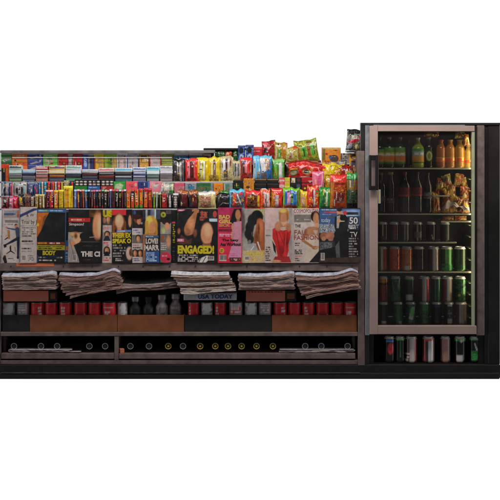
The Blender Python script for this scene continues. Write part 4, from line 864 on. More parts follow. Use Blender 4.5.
it('T','box','candy_box','candy box','plain grey-white carton beside the post on top of the rack',341,350.4,153.2,[('bg','b0a8a4'),('r',341,152,350.4,153.6,'d0ccc8'),('e',343.6,154,1,.9,'403c3c'),('r',341,153,341.8,163,'605c5c'),G],gT,gain=1.2,y=.25)
it('T','box','candy_box','candy box','yellow carton with two grey round pictures beside the post',349.2,359.2,153.2,[('bg','e0a020'),('r',349,152,351,154,'404040'),('e',354.4,157,4,2.8,'5c5c64'),('e',354.4,157.6,2.8,1.5,'c8882c'),('e',354.4,164,4.2,4.2,'8c8c94'),('e',354.4,164,3,3,'606068'),('e',354.4,161.4,3.6,1.2,'3c3c40'),G],gT,gain=1.15,yb=171.5,y=.215,lift=0)
bag('T','shiny black red and white snack bag high against the fridge',345.4,362.6,130.8,[('bg','1c1c1c'),('k',345,136,363,153,1.8,['a8acb0','2c2c2c','c8c8cc','585c30','202020','c8c080']),('p',[(347,142),(356,138),(360.4,133),(360.4,136),(356,142),(348,145)],'c8283c'),('e',353.4,138,4.4,1.8,'b8b8a0'),('p',[(346,147),(350,143),(352,147),(348,151)],'b0b8c8'),('e',356,147,1.8,3,'d8d098'),('r',345,130,363,134.4,'141414'),G],gT,yb=151.2,y=.21,t=.026,roll=5,arch=.10)
part('bracket_shelf','handle',lambda A:A.box(PX(346.5,.21),PX(363.9,0),.17,.30,PZ(152.4,.21),PZ(151.25,.21),bev=.001))

bag('T','small orange and brown packet tucked under the orange carton',322.6,332,160.4,[('bg','c86424'),('k',322,160,333,171,1.8,['a84c1c','d88830','5c2c18']),G],gT,yb=169.6,y=.20,t=.010,lift=0)
it('T','box','candy_box','candy box','thin white card lying below the orange carton',329.6,343.6,162,[('bg','c8c8d0'),('e',336,163,3.4,1,'8c7870'),G],gT,yb=164.6,y=.206,t=.012,lift=0)
bag('T','small dark grey foil packet beside the orange carton',339,346.6,159.6,[('bg','6c6460'),('k',339,159,347,170,1.6,['4c4644','a09890','7c6c64']),G],gT,yb=168.6,y=.20,t=.009,lift=0)
bag('C','small red packet leaning against the crumpled yellow bag',333.6,341,168.6,[('bg','b82824'),('k',333,168,342,182,1.8,['b82824','e0a030','8c1c18']),G],y=.148,t=.009,lift=0)
bag('C','small orange packet between the yellow bag and the tan snack bag',345.4,352.6,171.4,[('bg','c87424'),('k',345,171,353,182,1.8,['c87424','e8b040','7c3c18']),G],y=.148,t=.009,lift=0)
# -- second row, left: tall thin packets, then dotted boxes
gB='packets in the second row of candy'
def bx(label,x0,x1,yt,ops,form='bar',name='candy_packet',cat='candy packet',**kw): it('B',form,name,cat,label,x0,x1,yt,ops,gB,**kw)
bx('blue packet with a white bar and pink edge, leftmost in the second row',1.6,13.6,181.6,[('bg','384c84'),bars(181,196,(1.6,'406070'),(2.6,'c0b8b8'),(3.6,'2c3c74'),(6,'a8a0a0'),(8.8,'2c4074'),(10.4,'a84858'),(12.6,'c0a0a8')),('r',1,181,13.6,182.4,'78a0b0'),('e',4.4,190,1,3.4,'181820'),G],form='bag',t=.011)
bx('white packet with teal marks and black ovals in the second row',14,27,181.8,[('bg','b0aaa8'),('t',14.4,183,19,185.6,1,'48a098'),('e',17,190.4,1.4,3.4,'181818'),('e',22.4,190.6,1.2,3.4,'181818'),('r',18.6,183,21.4,194,'b8b0ae'),('t',23.4,182.6,27,186,2,'587078'),('l',15.6,186,14.8,191,.5,.5,'c05850'),('l',24,187,24.4,193,1,1,'48a0a4'),G],form='bag',t=.011)
bx('blue-grey packet with a red curve in the second row',27.4,38.2,181.8,[('bg','48588c'),('r',30,184,33,192,'6c7494'),('l',35,187,37,190,1,1,'d03c3c'),('l',37,190,37,194,1,1,'d03c3c'),('r',28,182,37,183,'a0a4a8'),('r',33.4,185,34.6,195,'20284c'),G],form='bag',t=.011)
def bar(label,x0,x1,yt,c,top=None,ops=(),tier='A',group=None,**kw):
    o=[('bg',c)]+list(ops)+[('r',x0-1,yt,x0+.45,212,'1c1618'),('r',x1-.4,yt,x1+1,212,'241c1c')]
    if top: o.append(('r',x0-1,yt-2,x1+1,yt+1.6,top))
    kw.setdefault('t',.009)
    it(tier,'bar','candy_bar','candy bar',label,x0,x1,yt,o+[('g',.3)],group or ('candy bars standing in the front row' if tier=='A' else gB),**kw)
for (a,b,c,l,ex) in [(38.4,41.2,'2c88b8','blue stick packet',()),(41.4,44,'b8b0b0','white stick packet',()),(44.2,47,'2ca0c8','cyan stick packet',(('r',44,186,47,188,'c8d8e0'),)),(47.2,50.6,'c03034','red stick packet with dark dots',(('e',49,187,.8,2,'4c1820'),)),
   (50.8,54.6,'b83434','red and blue stick packet',(('r',53,183,54.8,195,'d85838'),('r',51,183,51.8,195,'34508c'))),(54.8,57.4,'bcb0ae','plain white stick packet beside red ones',()),(57.6,61,'d83030','bright red stick packet',()),(61.2,63.6,'d8b024','yellow stick packet',(('r',61,181,64,184,'b0a040'),))]:
    bar(l+' in the second row',a,b,181.8,c,None,ex,tier='B')
bx('beige packet above the tall yellow packet in the second row',64,69,180.4,[('bg','b8a878'),('k',64,180,69,196,1.2,['c0b080','8c8458','b8a878']),G],t=.009)
bx('navy and red packet beside the dotted boxes',69.2,73.8,180.8,[('bg','2c3458'),('r',71.2,182,73,190,'c84030'),G],t=.009)
for (a,b,c,n) in ((74.8,87.4,'2c8430','green'),(88,100.4,'2c5ca4','blue'),(101,113.6,'a02c2c','red')):
    d=[]
    for yy in (181.6,184.2):
        for q in range(3): d.append(('e',a+2.6+q*4.1,yy,1.5,.8,'c4bcb4'))
    bx('black topped box with six white dots over a %s band'%n,a,b,179.6,[('bg','1a1a1c')]+d+[('r',a,185.8,b,189.2,c),('t',a+1,186.4,b-2,188.4,1,'a0b0c0' if n=='blue' else c),('r',a,189.4,b,196,c),G],form='box',name='mint_box',cat='mint box',t=.015)
bx('green box with a white patch right of the dotted boxes',114,125.8,181.6,[('bg','389c3c'),('p',[(116,184),(121,183),(124,185),(122,189),(115,189)],'a8bc90'),G],form='box',name='candy_box',cat='candy box')
bx('coral pink box in the second row',126,138,181.4,[('bg','d8505c'),('t',127.6,183.6,135,186.6,1,'c83840'),('e',136,184.6,1.2,1.8,'e89c90'),G],form='box',name='candy_box',cat='candy box')
bx('navy blue box in the second row',138.2,149.4,181.6,[('bg','283c7c'),('r',138,181,150,182,'40549c'),('r',148,182,150,196,'4878b0'),G],form='box',name='candy_box',cat='candy box')
bx('pink box with a crumpled white picture in the second row',149.6,162,181.4,[('bg','d07c8c'),('p',[(151,182.6),(156,184),(160,182.6),(158,187),(154,189)],'b8a8a4'),G],form='box',name='candy_box',cat='candy box')
bx('green and white bag in the second row above the red bar',162.2,174,182.6,[('bg','3c9850'),('p',[(164,183),(166,190),(170,183)],'b8c4b0'),('r',168.6,183,172,190,'9cac94'),('r',172,182.8,174,190,'c8c4a4'),G],form='bag',t=.012)
bx('pink box in the second row above the dark brown bags',174.4,184.6,183,[('bg','c04c68'),('k',174,186,185,196,1.8,['a88480','c05870','b8948c']),G],form='box',name='candy_box',cat='candy box')
bx('blue-grey box with a teal lower half in the second row',185,196.4,183,[('bg','90949c'),('t',187,183.6,194,185.4,1,'4c6098'),('r',188,186,194.4,189.4,'3c7c98'),G],form='box',name='candy_box',cat='candy box')
bx('dark green box in the second row above the cream bag',196.8,213.4,183.2,[('bg','2c6c34'),('k',197,186,214,196,2,['38783c','607c40','48705c','2c6034']),('r',211,183,213.6,196,'788890'),G],form='box',name='candy_box',cat='candy box')
bx('orange packet with darker edge in the second row',213.8,223.4,183.2,[('bg','d07c1c'),bars(185,196,(214,'c87820'),(219,'b05c20'),(220.6,'d07030')),G],form='box',name='candy_box',cat='candy box')
bx('grey-green packet in the second row',223.8,232.8,183.2,[('bg','74908c'),bars(184,196,(224,'a0a48c'),(225.6,'548874'),(229.6,'8c9490')),G],form='box',name='candy_box',cat='candy box')
bx('black packet with green scribble under the cream bags',233,243.2,180.4,[('bg','1c2018'),('t',234,184.4,242,188.4,2,'3c7c30'),G],form='box',name='candy_box',cat='candy box')
bx('speckled orange-brown packet in the second row',243.6,254.2,178.6,[('bg','c07c24'),('k',243,178,255,196,1.3,['c88428','a8681c','d89438']),('e',248,187,2,1.4,'603818'),G],form='box',name='candy_box',cat='candy box')
for j in range(2):
  for k in range(4):
    a=254.8+j*12; y1=196-k*4.3
    bx('long black box, %s of four in the %s column behind the red bags'%(['bottom','third','second','top'][k],['left','right'][j]),a,a+11.7,y1-4.1,[('bg','1c1c1a'),('r',a+.5,y1-3.9,a+11.4,y1-3.3,'5c5c54' if k<3 else 'a87c50'),('t',a+2,y1-2.6,a+10,y1-1.4,1,'30382c'),G],form='box',name='candy_box',cat='candy box',yb=y1,lift=.0002,t=.02,yaw=0)
bx('red and white striped box in the second row',279,284.6,178,[('bg','c83c48'),('r',279,179.4,284.6,181.4,'c8a8a0'),('r',279,184.6,284.6,187,'c8a8a0'),G],form='box',name='candy_box',cat='candy box')
bx('olive yellow box in the second row beside the black boxes',284.8,290,177.6,[('bg','b8b430'),('r',284,181,290,182.4,'d07c68'),('r',284,186,290,187,'d8d878'),G],form='box',name='candy_box',cat='candy box')
bx('black box with a cream square label in the second row',290.2,301.4,177.4,[('bg','1c1c28'),('r',291.4,178,295,182.6,'c8bc98'),('e',298.4,180,1.8,1.8,'5c3028'),('e',298.4,186,2,2.4,'4c5c74'),('r',291,184,300,184.6,'403c40'),G],form='box',name='candy_box',cat='candy box')
bx('dark red flat carton in the second row under the big red bag',301.6,316,177.4,[('bg','a81c20'),('r',301,182,316,183.4,'5c1418'),('r',301,185,316,196,'701818'),G],form='box',name='candy_box',cat='candy box')
bx('small pink bag with white outline in the second row',312.4,324.6,171.8,[('bg','d8708c'),('k',312,171,325,196,2.4,['e08098','cc6480','d87890']),('p',[(316,176),(323,176),(322,186),(317,186)],'c8547c'),('l',323,175.4,322,185.6,.7,.7,'dcc8cc'),('l',322,185.6,317,186.4,.6,.6,'e0d0d0'),G],form='bag',name='candy_bag',cat='candy bag',y=.088,t=.012,lift=0)
bx('deep yellow bag in the second row beside the pink one',324.8,334,176,[('bg','d0a81c'),('k',324,176,335,196,1.8,['c8a01c','a87818','e0bc28']),G],form='bag',name='candy_bag',cat='candy bag')

# -- front row, left to right
gA='packets in the front candy row'
def fa(label,x0,x1,yt,ops,form='bag',name='candy_packet',cat='candy packet',**kw): kw.setdefault('t',.012); it('A',form,name,cat,label,x0,x1,yt,list(ops)+[G],gA,**kw)
fa('black packet with red edges, leftmost in the front row',1.8,8.4,196.4,[('bg','201c20'),bars(196,209,(1.8,'b03038'),(2.8,'181818'),(7,'a82c40')),('r',2,196,8.4,197.4,'b06068'),('r',3,207,6,209,'d04870')])
fa('pink packet in the front row between black and red ones',8.8,13,196.4,[('bg','c86080'),bars(197,208,(8.8,'34202c'),(9.6,'c86484'),(12.2,'d87c98')),('r',9,206.6,12,208,'d8c8d0')])
fa('red packet with magenta patch in the front row',13.2,18,196,[('bg','c8202c'),('e',15.6,199,1.6,1.8,'d83c80'),('t',13.8,202,17.6,207,3,'e05c50')])
fa('dark packet with a golden balloon and colour swirls in the front row',18.4,24.4,194.6,[('bg','282c38'),('e',21,199,1.7,2.6,'a88830'),('k',18,203,24,209,1.4,['3c2c34','7c5450','342c3c','a0706c'])])
fa('packet with red green and blue swirls in the front row',24.6,30.2,194.2,[('bg','8c302c'),('k',24,194,30.4,209,1.8,['2c3c6c','c83428','3c8c3c','b03830','28345c','d8685c'])])
fa('navy topped packet with a cream bar in the front row',30.4,34.4,194.8,[('bg','28345c'),('r',31.2,197,33.8,206,'dcc0a4'),('r',31.6,200,33.2,201,'c86c48'),('r',30.4,206,34.4,208.6,'a0583c')])
for (a,b,c,l,ex) in [(35,38.6,'b8903c','golden bar with dark centre',(('r',36,197,37,208,'6c4c28'),)),(38.8,42,'a88848','dull gold bar with brown stripe',(('r',39.4,197,40.2,208,'6c3424'),)),(42.2,45,'c8bc88','cream bar',(('r',42,197,42.8,208,'a08848'),))]:
    bar(l+' in the front row',a,b,194.2,c,'c8b878',ex)
bar('maroon bar with white frilled edge in the front row',45.2,49,190,'701c28','d0a8a8',(('t',47.6,192,49.2,207,7,'c8b0b0'),))
bar('red bar with white frilled edge in the front row',49.2,53.6,190,'b02030','d8a8a8',(('t',52,192,53.8,207,7,'d0b8b8'),))
bar('yellow bar with red core in the front row',54,58.2,190.2,'dca020','d8c020',(('l',56,192,57,205,1.2,1.6,'d04424'),))
bar('yellow speckled bar in the front row',58.4,63.6,189.8,'d0ac1c','d8c834',(('k',58,192,64,207,1.2,['d8b820','b89018','c8b030']),))
fa('tall bright yellow packet standing highest in the left front row',64,73.6,186,[('bg','e8c414'),('r',64,186,73.6,188,'f0d030'),bars(189,209,(65,'d8a81c'),(66.4,'d89020'),(68,'c87820'),(69.4,'e8c020'),(72.4,'b89018')),('l',72.4,191,71,207,.8,.8,'a88018')],form='bar',t=.014)
dkn=[(73.8,77,'6484cc','a8c4ec','pale blue bar'),(77.2,79.8,'a02c34','d8b0b0','red bar with yellow fleck'),(80,82.2,'20284c','e0a0b0','navy bar with pink top'),(82.4,84.8,'c04424','d89c98','orange-red bar'),(85,87.8,'3c609c','58c8ec','blue bar with cyan top'),(88,90.4,'281c20','b8bcc8','black bar'),(90.6,93.4,'6c1c1c','a06c7c','maroon bar'),(93.6,96,'842c24','d84c64','brown-red bar with pink top'),(96.2,98.6,'14182c','a0a0ac','blue-black bar'),(98.8,101.2,'121214','c06874','black bar with rosy top'),(101.4,104,'3c3c40','6cb48c','charcoal bar with mint top'),(104.2,107,'40381c','a0b88c','olive bar'),(107.2,109.2,'281c2c','c88890','dark purple bar'),(109.4,111.8,'54609c','bcc4d4','slate blue bar'),(112,115.2,'641c1c','c83c50','maroon bar with bright red top'),(115.4,118.6,'181c30','d0506c','navy-black bar with red top'),(118.8,121.4,'54181c','a8d0d8','dark wine bar with cyan top'),(121.6,123.8,'84201c','dc5c68','brick red bar with pink top'),(124,126.2,'141416','c0c8d0','black bar at the right end of the dark bars')]
for i,(a,b,c,t,l) in enumerate(dkn):
    ex=[('l',(a+b)/2+.5,193,(a+b)/2+.5,206,.35,.35,'b08c80' if i%3==0 else '50505c')]
    if i in (1,): ex.append(('r',a+1.4,195,b-.2,202,'c8a850'))
    if i in (7,8,10): ex.append(('r',a,205.6,b,208.4,'b02c30'))
    bar(l+', in the row of dark bars' if 'row' not in l and 'right end' not in l else l,a,b,189.6+RND.uniform(-.4,.5),c,t,ex,step=.001)
for (a,b,yt,c,l,ex) in [(126.4,130.6,189.8,'d89024','yellow bar with orange-red core right of the dark bars',(('r',127.6,191,129.6,206,'cc4c1c'),)),(130.8,134.4,189.4,'c04c20','orange-red bar with a dark top',(('r',130.8,191,134.4,197,'4c2430'),('r',131.6,193,133.6,195,'30406c'))),
  (134.6,139,188.8,'cc3420','red bar with yellow sides and green foot',(('r',134.6,190,135.4,205,'e0b820'),('r',138,190,139,205,'d8b01c'),('r',134.6,205.4,139,208.6,'5c9028'))),(139.2,143.2,188.4,'d02c20','red bar with yellow right side and green foot',(('r',142.2,190,143.2,204,'e0b420'),('r',139.2,204.6,143.2,208.6,'5c9c30'),('t',140,192,142,203,5,'e08040'))),
  (143.4,148,187.8,'b82420','red bar with dotted yellow outline, third of the red group',(('t',144.6,193,147.6,207,7,'d88c28'),)),(148.2,152.4,188.2,'ac2020','red bar with brown edge beside the green bars',(('r',151.6,190,152.4,208,'8c5c20'),))]:
    bar(l,a,b,yt,c,'b8302c',ex)
for (a,b,yt,c,l,ex) in [(152.8,155.4,192,'4c8c38','green bar beside the red group',(('r',154.6,193,155.4,208,'d0c030'),)),(155.6,157.8,192.2,'9cb89c','pale green bar',()),(158,159.6,193,'202418','thin black-green bar',()),(159.8,161.4,192.6,'8c8c34','thin olive bar',())]:
    bar(l+' in the front row',a,b,yt,c,'a8c4a0',ex)
fa('deep red bar with a dark dotted edge in the front row',161.4,167.4,193.6,[('bg','a82420'),('t',164.8,195,167,208,7,'4c1c20'),('r',161.4,194,162.2,208.6,'581818')],form='bar')
A=Acc(); 
fa('crumpled whitish wrapper lying over the red bar',159.4,168.6,182.8,[('bg','b8ac9c'),('k',159,182,169,195,1.5,['c8bcb0','a09888','dcd4cc','98a890'])],yb=195.2,y=.07,roll=12,t=.011,lift=0) 
fa('black and white striped bar in the front row',168,172.4,193,[('bg','28242a'),('r',169.4,195,171,207,'b8b4b8'),('r',168,192.6,172.4,194.6,'303030')],form='bar')
fa('black bar with grey rose stripe in the front row',172.6,178.4,193.4,[('bg','1c1a1c'),('r',174.6,195.4,176.6,207.4,'98807c'),('r',173,193,178.4,195,'c0c4cc')],form='bar')
for (a,b,l) in ((178.6,188.6,'left'),(188.8,197.8,'right')):
    fa('dark brown bag with deep red panel and orange top, %s of a pair'%l,a,b,190.2,[('bg','281816'),('r',a+2.4,195,b-1,207.4,'701f20'),('r',a+.8,195,a+1.6,207,'483c38'),('k',a,190,b,194.4,1.4,['a8541c','c87828','5c2c18','c8602c'])],name='candy_bag',cat='candy bag',t=.014)
fa('cream bag with red sweets showing and white top in the front row',198,216.2,191.8,[('bg','b8a868'),('r',198,191.8,216.2,194.8,'e0dcd0'),('k',200,196,211.4,207,1.6,['a83c34','8c6c50','c0a890','b04840','9c8c5c']),('r',211.6,195,215.6,208,'c8b878'),('r',199,201,211,202,'8c8450')],name='candy_bag',cat='candy bag',t=.016)
fa('black bag with a rounded top and grey arc in the front row',216.6,229.6,194.6,[('bg','1c1a18'),('l',219,206.6,223,203.4,.6,.9,'8c8c8c'),('l',223,203.4,229,203.8,.9,.6,'98989c'),('p',[(218,199),(221,195.6),(222,196.2),(219,200)],'88887c'),('k',220,198,228,202,1.6,['20201c','3c2c2c','4c3430'])],name='candy_bag',cat='candy bag',t=.016,arch=.16)
fa('small green packet peeping over the rounded black bag',219,228,191.4,[('bg','348c34'),('k',219,191,228,209,1.6,['2c7c2c','48a448','206c24'])],y=.058,t=.008)
fa('blue bag with red stick and mixed sweets in the front row',229.4,244.6,189.6,[('bg','4ca8dc'),('r',229.4,189.6,244.6,191.6,'60b8e8'),('k',230.6,192.4,244.6,208,1.7,['c08c28','4c3020','386cb0','a87828','2c2420']),('e',240.6,194.4,1.6,1.6,'c02c2c'),('r',233,194,235.8,207.4,'d03c34'),('l',237,194,241,205,1.1,.9,'c8c4c0')],name='candy_bag',cat='candy bag',t=.017)
fa('red bag with brown sweets and a yellow stick in the front row',245,261,190,[('bg','d4281c'),('r',245,190,261,193.6,'e4302c'),('k',247,194,257.6,208.6,2.0,['6c3c1c','905428','3c2014','a8602c']),('r',257.6,195,259.6,206.6,'d8ac28')],name='candy_bag',cat='candy bag',t=.017)
fa('orange-red bag with two white sticks in the front row',260.6,270.6,189.2,[('bg','e05428'),('k',260,190,271,208,1.8,['e86c30','d84024','f09040']),bars(193,207,(264.2,'c8b8b4'),(266.2,'a85450'),(267,'d0c4c0'),(269.6,None)),('r',262,188.8,268,190.2,'e8e0d0')],name='candy_bag',cat='candy bag',t=.015)
fa('red bag with a white stick and gold speckle in the front row',270.8,282.4,188.8,[('bg','d42420'),('k',270,193,275.6,208,1.4,['a85c20','c8902c','d8302c']),('r',275.2,195,278.4,206.8,'c8bcbc'),('r',272,190.4,281,191.4,'e8a4a0')],name='candy_bag',cat='candy bag',t=.016)
fa('lime framed bag with blue panel and pink stick in the front row',282.6,300,187.6,[('bg','74bc2c'),('r',284.4,190.4,297,205,'2c6cb4'),('r',287,191,290,205.6,'e08cb4'),('r',290.6,194,293,203,'8cc050'),('r',291.4,196,292.2,202,'2c4c20'),('r',297.6,190,298.8,206,'703018'),('r',283,205,297,208.6,'a84c30')],name='candy_bag',cat='candy bag',t=.017)
fa('yellow packet with a pink blob in the front row',300,307.4,190.2,[('bg','d8a820'),('r',300,190,307.4,193,'ecc424'),('e',303,200,2.4,4,'c88c80'),('e',303.4,205,1.6,2.4,'d0a098')])
fa('red bag with a tall white stick and yellow dots in the front row',307,319,185.4,[('bg','dc2c28'),('k',307,186,319,208,2.2,['e0302c','c82424','e03c30','e8b030']),('r',311.8,190,313.4,206.6,'8c2c3c'),('r',313.4,190.4,315.2,206.8,'d0b8b8'),('e',317,192,1.2,1.2,'4c9c38')],name='candy_bag',cat='candy bag',t=.016)
fa('green bag with two pale sticks in the front row',318.8,331.6,187.2,[('bg','2c9438'),('k',318,188,332,208,2.2,['2ca03c','248434','50b04c']),('r',322.6,192,324.4,206,'4c6c48'),('r',325.4,191.6,327.4,206,'c0d0b8'),('e',329.6,191.6,1.4,1.2,'c8c028'),('e',323.6,190.4,1,1,'d8a828')],name='candy_bag',cat='candy bag',t=.016)
fa('tall red and gold snack bag near the post, in front of the yellow bag',329.6,346.4,173.8,[('bg','a84418'),('r',329,173,347,181,'d82c28'),('t',333,178,344,180.8,2,'e8c0a0'),('r',334,182,345,184,'8c2018'),('k',330,184.6,347,196,2,['c06820','a84818','8c2418','c88430']),('k',334,192,344,202,2,['5c1c18','84241c','701c1c','a08480']),('r',331,203,346,208.6,'a83c1c'),('r',330,182,333,208,'b86824')],name='snack_bag',cat='snack bag',t=.02,y=.03)
fa('tall green and dark snack bag beside the right post',346,358.4,173.2,[('bg','24582c'),('r',346,173,359,179,'3ca448'),('k',346,180,358,190,1.8,['7c8c38','a05c30','5c7c38','a83c34']),('k',347,190,358,203,2,['1c3c24','2c5c34','5c6c4c','142418']),('r',347,203,358,208.6,'141814')],name='snack_bag',cat='snack bag',t=.018,y=.03)

# ================================================================ magazines
def magazine(label,x0,x1,yt,yb,ops,texts=(),y=.0,seed=1,gain=1.72,lean=.07,step=.0014,name='magazine',cat='magazine',group='magazines on the lower ledge'):
    y=y-.024+(seed*29%5-2)*.0022
    W=(x1-x0)*S*(1+y/D); z0=PZ(262.4,y)+.0003; H=PZ(yt,y)-z0; th=.0045
    yy=lambda lx,lz: lean*lz-.026+ .004*np.sin(lz/H*2.6+seed)*(lz/H) + .003*np.sin(lx/W*2.4+seed*.7)*(lz/H)
    t=thing(name,label,cat,(PX((x0+x1)/2,y),y,z0),(seed*37%11-5)*.006,group)
    t.rotation_euler[1]=math.radians((seed*53%7-3)*.14)
    nu=max(10,int(W/step)); nv=int(H/step)
    U,V=[a.ravel() for a in np.meshgrid(np.linspace(0,1,nu),np.linspace(0,1,nv),indexing='ij')]
    lx=(U-.5)*W; lz=(1-V)*H; Xp=x0+U*(x1-x0); Yp=yt+V*(262.4-yt)
    cc=paint(list(ops)+[('g',.08)],Xp,Yp,gain,seed,hi=.8); cc=cc*(cc.max(1,keepdims=True)/.60)**.5; lf=(vn(Xp*.22,Yp*.16,seed+40)-.5)*.55+(vn(Xp*.6,Yp*.5,seed+41)-.5)*.4; cc=cc*(1+lf*(1-cc.max(1)/.8*.75))[:,None]; cc=np.clip(cc,.012,.74)
    dy=yy(lx,lz)+.0007*(vn(U*7,V*9,seed)-.5)
    A=Acc(); A.grid(np.stack([lx,dy,lz],1),nu,nv,cc)
    lay=.0
    for s_,tx0,tx1,ty0,ty1,c,*r in texts:
        g,f=glyphs(s_,r[0] if r else .02); lay+=.00005
        xx=tx0+g[:,0]*(tx1-tx0); zz_=ty1+(ty0-ty1)*g[:,1]
        ax=(xx-(x0+x1)/2)*S*(1+y/D); az=np.array([PZ(q,y) for q in zz_])-z0
        A.add(np.stack([ax,yy(ax,az)-.0007-lay,az],1),f,np.clip(lin(c)*gain*.85,.012,.8))
    A.build('cover',M['cover'],t,smooth='all')
    # page block behind the cover
    n=16; m_=12; A=Acc(); V_=[]; F=[]
    for s_ in (0,1):
        for i in range(m_):
            for j in range(n):
                lx_=(-.5+i/(m_-1))*(W-.0012); q=j/(n-1)*(H-.0012); V_.append((lx_,yy(lx_,q)+.0009+s_*th,q))
    N_=n*m_
    for i in range(m_-1):
        for j in range(n-1):
            a=i*n+j; F+=[(a,a+n,a+n+1,a+1),(N_+a,N_+a+1,N_+a+n+1,N_+a+n)]
    for j in range(n-1): F+=[(j,j+1,N_+j+1,N_+j),((m_-1)*n+j,N_+(m_-1)*n+j,N_+(m_-1)*n+j+1,(m_-1)*n+j+1)]
    for i in range(m_-1): F+=[(i*n,N_+i*n,N_+i*n+n,i*n+n),(i*n+n-1,i*n+n+n-1,N_+i*n+n+n-1,N_+i*n+n-1)]
    A.add(V_,F,np.array([.5,.47,.44])); A.build('pages',M['news'],t)
    return t
SK='9c6446'; WH='a39892'
def face(cx,cy,rx,ry,skin=SK,hair='3c2418',hs=1.35,long=0):
    o=[('e',cx,cy-ry*.25,rx*hs,ry*1.12,hair,.4)]
    if long: o+=[('l',cx-rx*1.05,cy-ry*.2,cx-rx*1.25,cy+long,rx*.9,rx*.6,hair),('l',cx+rx*1.05,cy-ry*.2,cx+rx*1.25,cy+long,rx*.9,rx*.6,hair)]
    o+=[('r',cx-rx*.42,cy+ry*.6,cx+rx*.42,cy+ry*1.35,skin),('e',cx,cy+ry*.08,rx,ry,skin,.5),('e',cx-rx*.35,cy,rx*.3,ry*.45,'c08c68',.8)]
    return o
def bc(x0,y0,x1,y1):
    o=[('r',x0,y0,x1,y1,'aaa29c')]; x=x0+.4; r=random.Random(int(x0*7+y0))
    while x<x1-.5: w_=r.choice((.18,.3,.42)); o.append(('r',x,y0+.4,x+w_,y1-.9,'2c2826')); x+=w_+r.choice((.22,.34))
    return o
blu='3c5078'
magazine('white magazine with a leaping man in a blue suit, leftmost on the ledge',1.4,20.6,209.2,262,
 [('bg',WH),('r',1.4,209,3.2,262,'8c8280'),('r',4,210,19,217.6,'8c8684'),('t',4.6,211.2,15,212.4,1,'5c6c94'),('r',4.2,213,14,215,blu),('r',14,213.4,15.6,214.6,blu),('t',4.6,215.2,16,216.2,1,'a83c3c'),('e',18.2,212.8,.9,2.4,'b85c38'),('r',17.4,214,19,217.4,'a03c38'),
 ('r',5.2,220,18,222.6,'7c726e'),('t',5,223.4,16,225.4,1,'7c7470'),
 ('e',16.2,224.9,1.4,1.2,'2c201c'),('e',16.6,226.6,1.5,2,'a8644c'),('l',16.6,229.6,7.8,228,1.9,1.1,'485474'),('e',6.9,227.2,1.1,.8,'a8644c'),('l',17.6,229,18.4,238,4,3.4,'48506c'),('l',17.4,238.6,6.4,244.6,3,1.6,'2c3448'),('p',[(4,244.4),(6.8,243.6),(7.4,246.6),(5,247.6)],'1c1a1c'),('l',18.8,238,18.8,257,3,1.6,'2c3448'),('p',[(17.4,256),(20,256),(19.6,258.4),(18,258.6)],'1c1a1c'),
 ('l',9,231,9.6,238,2.4,2,'8c6c34'),('e',8.6,231,1,1.2,'a06c50'),('l',6,236.4,8.8,233.4,.9,.9,'a87850'),('l',8,237.6,5.4,239.4,1.2,.8,'1c1a1c'),('l',11,246.8,11.4,250.6,1.6,1.4,'242020'),('e',11.2,246,.8,.9,'5c4038'),('l',11.4,250.6,7.4,253.4,1.2,.6,'242020'),('l',11.4,250.6,15.4,253,1.2,.6,'242020'),('l',15.6,247,16.2,251,1.0,.8,'8c6450'),('e',5.6,256,1.4,1.2,'5c4034'),('l',5.4,258,6.6,261.6,3.6,3,'38302e'),('r',1.4,235.4,2,237,'1c1a1a'),
 ('t',9,257.4,16,260.2,2,'4c4644')],
 seed=1)
magazine('taller white journal with a blue diagonal ribbon and columns of text',20.2,37.4,206.8,262,
 [('bg','a0968f'),('r',20.2,206.8,21,262,'6c6868'),('p',[(20.2,214.6),(34,208.2),(37.4,208.2),(37.4,210),(34.6,210.8),(20.2,217.6)],'34406c'),('t',22.6,226.6,36.6,236.8,5,'5c5450'),('t',22,239.6,36,242.4,1,'403a38'),('t',22,243,36,244.4,1,'7c7470'),('t',22,247,36,249.6,1,'403a38'),('t',22,250,36,252,1,'7c7470'),('r',20.4,225.6,37,225.9,'504844'),('t',28.4,254.6,36,261,4,'6c6460')]+bc(22.6,255,26.6,260.4),
 [('Trial by J',22.2,37.2,219.6,224.8,'3c3634',.0),('& W',27,34.6,213.6,216.4,'3c3634',.0)],y=-.005,seed=2)
magazine('black guide with blue frame, yellow banner and an orange slanting beam',36.8,66.4,208.6,262,
 [('bg','17150f'),('r',36.8,209,66.4,212.4,'34507c'),('t',38,209.6,64,211.8,1,'7c9cb8'),('t',44,209.6,50,211.6,1,'7c9c44'),('p',[(37.4,212.6),(49,212.6),(44.6,221),(41,231),(37.4,237.4)],'a0541c'),('p',[(44,216),(47,214.4),(42.6,228),(40.4,233)],'7c4a24'),('e',38.2,224.6,1.2,1.6,'b89820'),('k',38,214,46,226,1.4,['a85820','94501c','b06428']) if False else ('e',40,218,1.4,1.4,'b06428'),
  ('r',36.8,238,37.5,262,'34507c'),('r',65.6,212,66.4,262,'34507c'),('r',56.6,218,58,243,'20242e'),('r',37.6,241.6,65.2,244.2,'7c3018'),('t',38.4,241.8,49,244,1,'c07828'),('t',50,241.8,64.6,244,1,'b0a49c'),('r',37.4,244.8,65.6,249.6,'8c8420'),('t',39,245.4,64.4,249,2,'3c3810'),('t',39,256,64,258.2,1,'9c948c'),('t',38,258.8,65,261,1,'a8a098'),('r',37,254.6,39,262,'2c4870'),('e',52,256,7,3,'2c3448',.8)],
 [('OUTDOOR GUIDE',38.6,64.8,245.5,248.9,'2c280c',.03)] if False else [('BODY',43.4,56.6,250.2,254.8,'a89c20',.06)],seed=3)
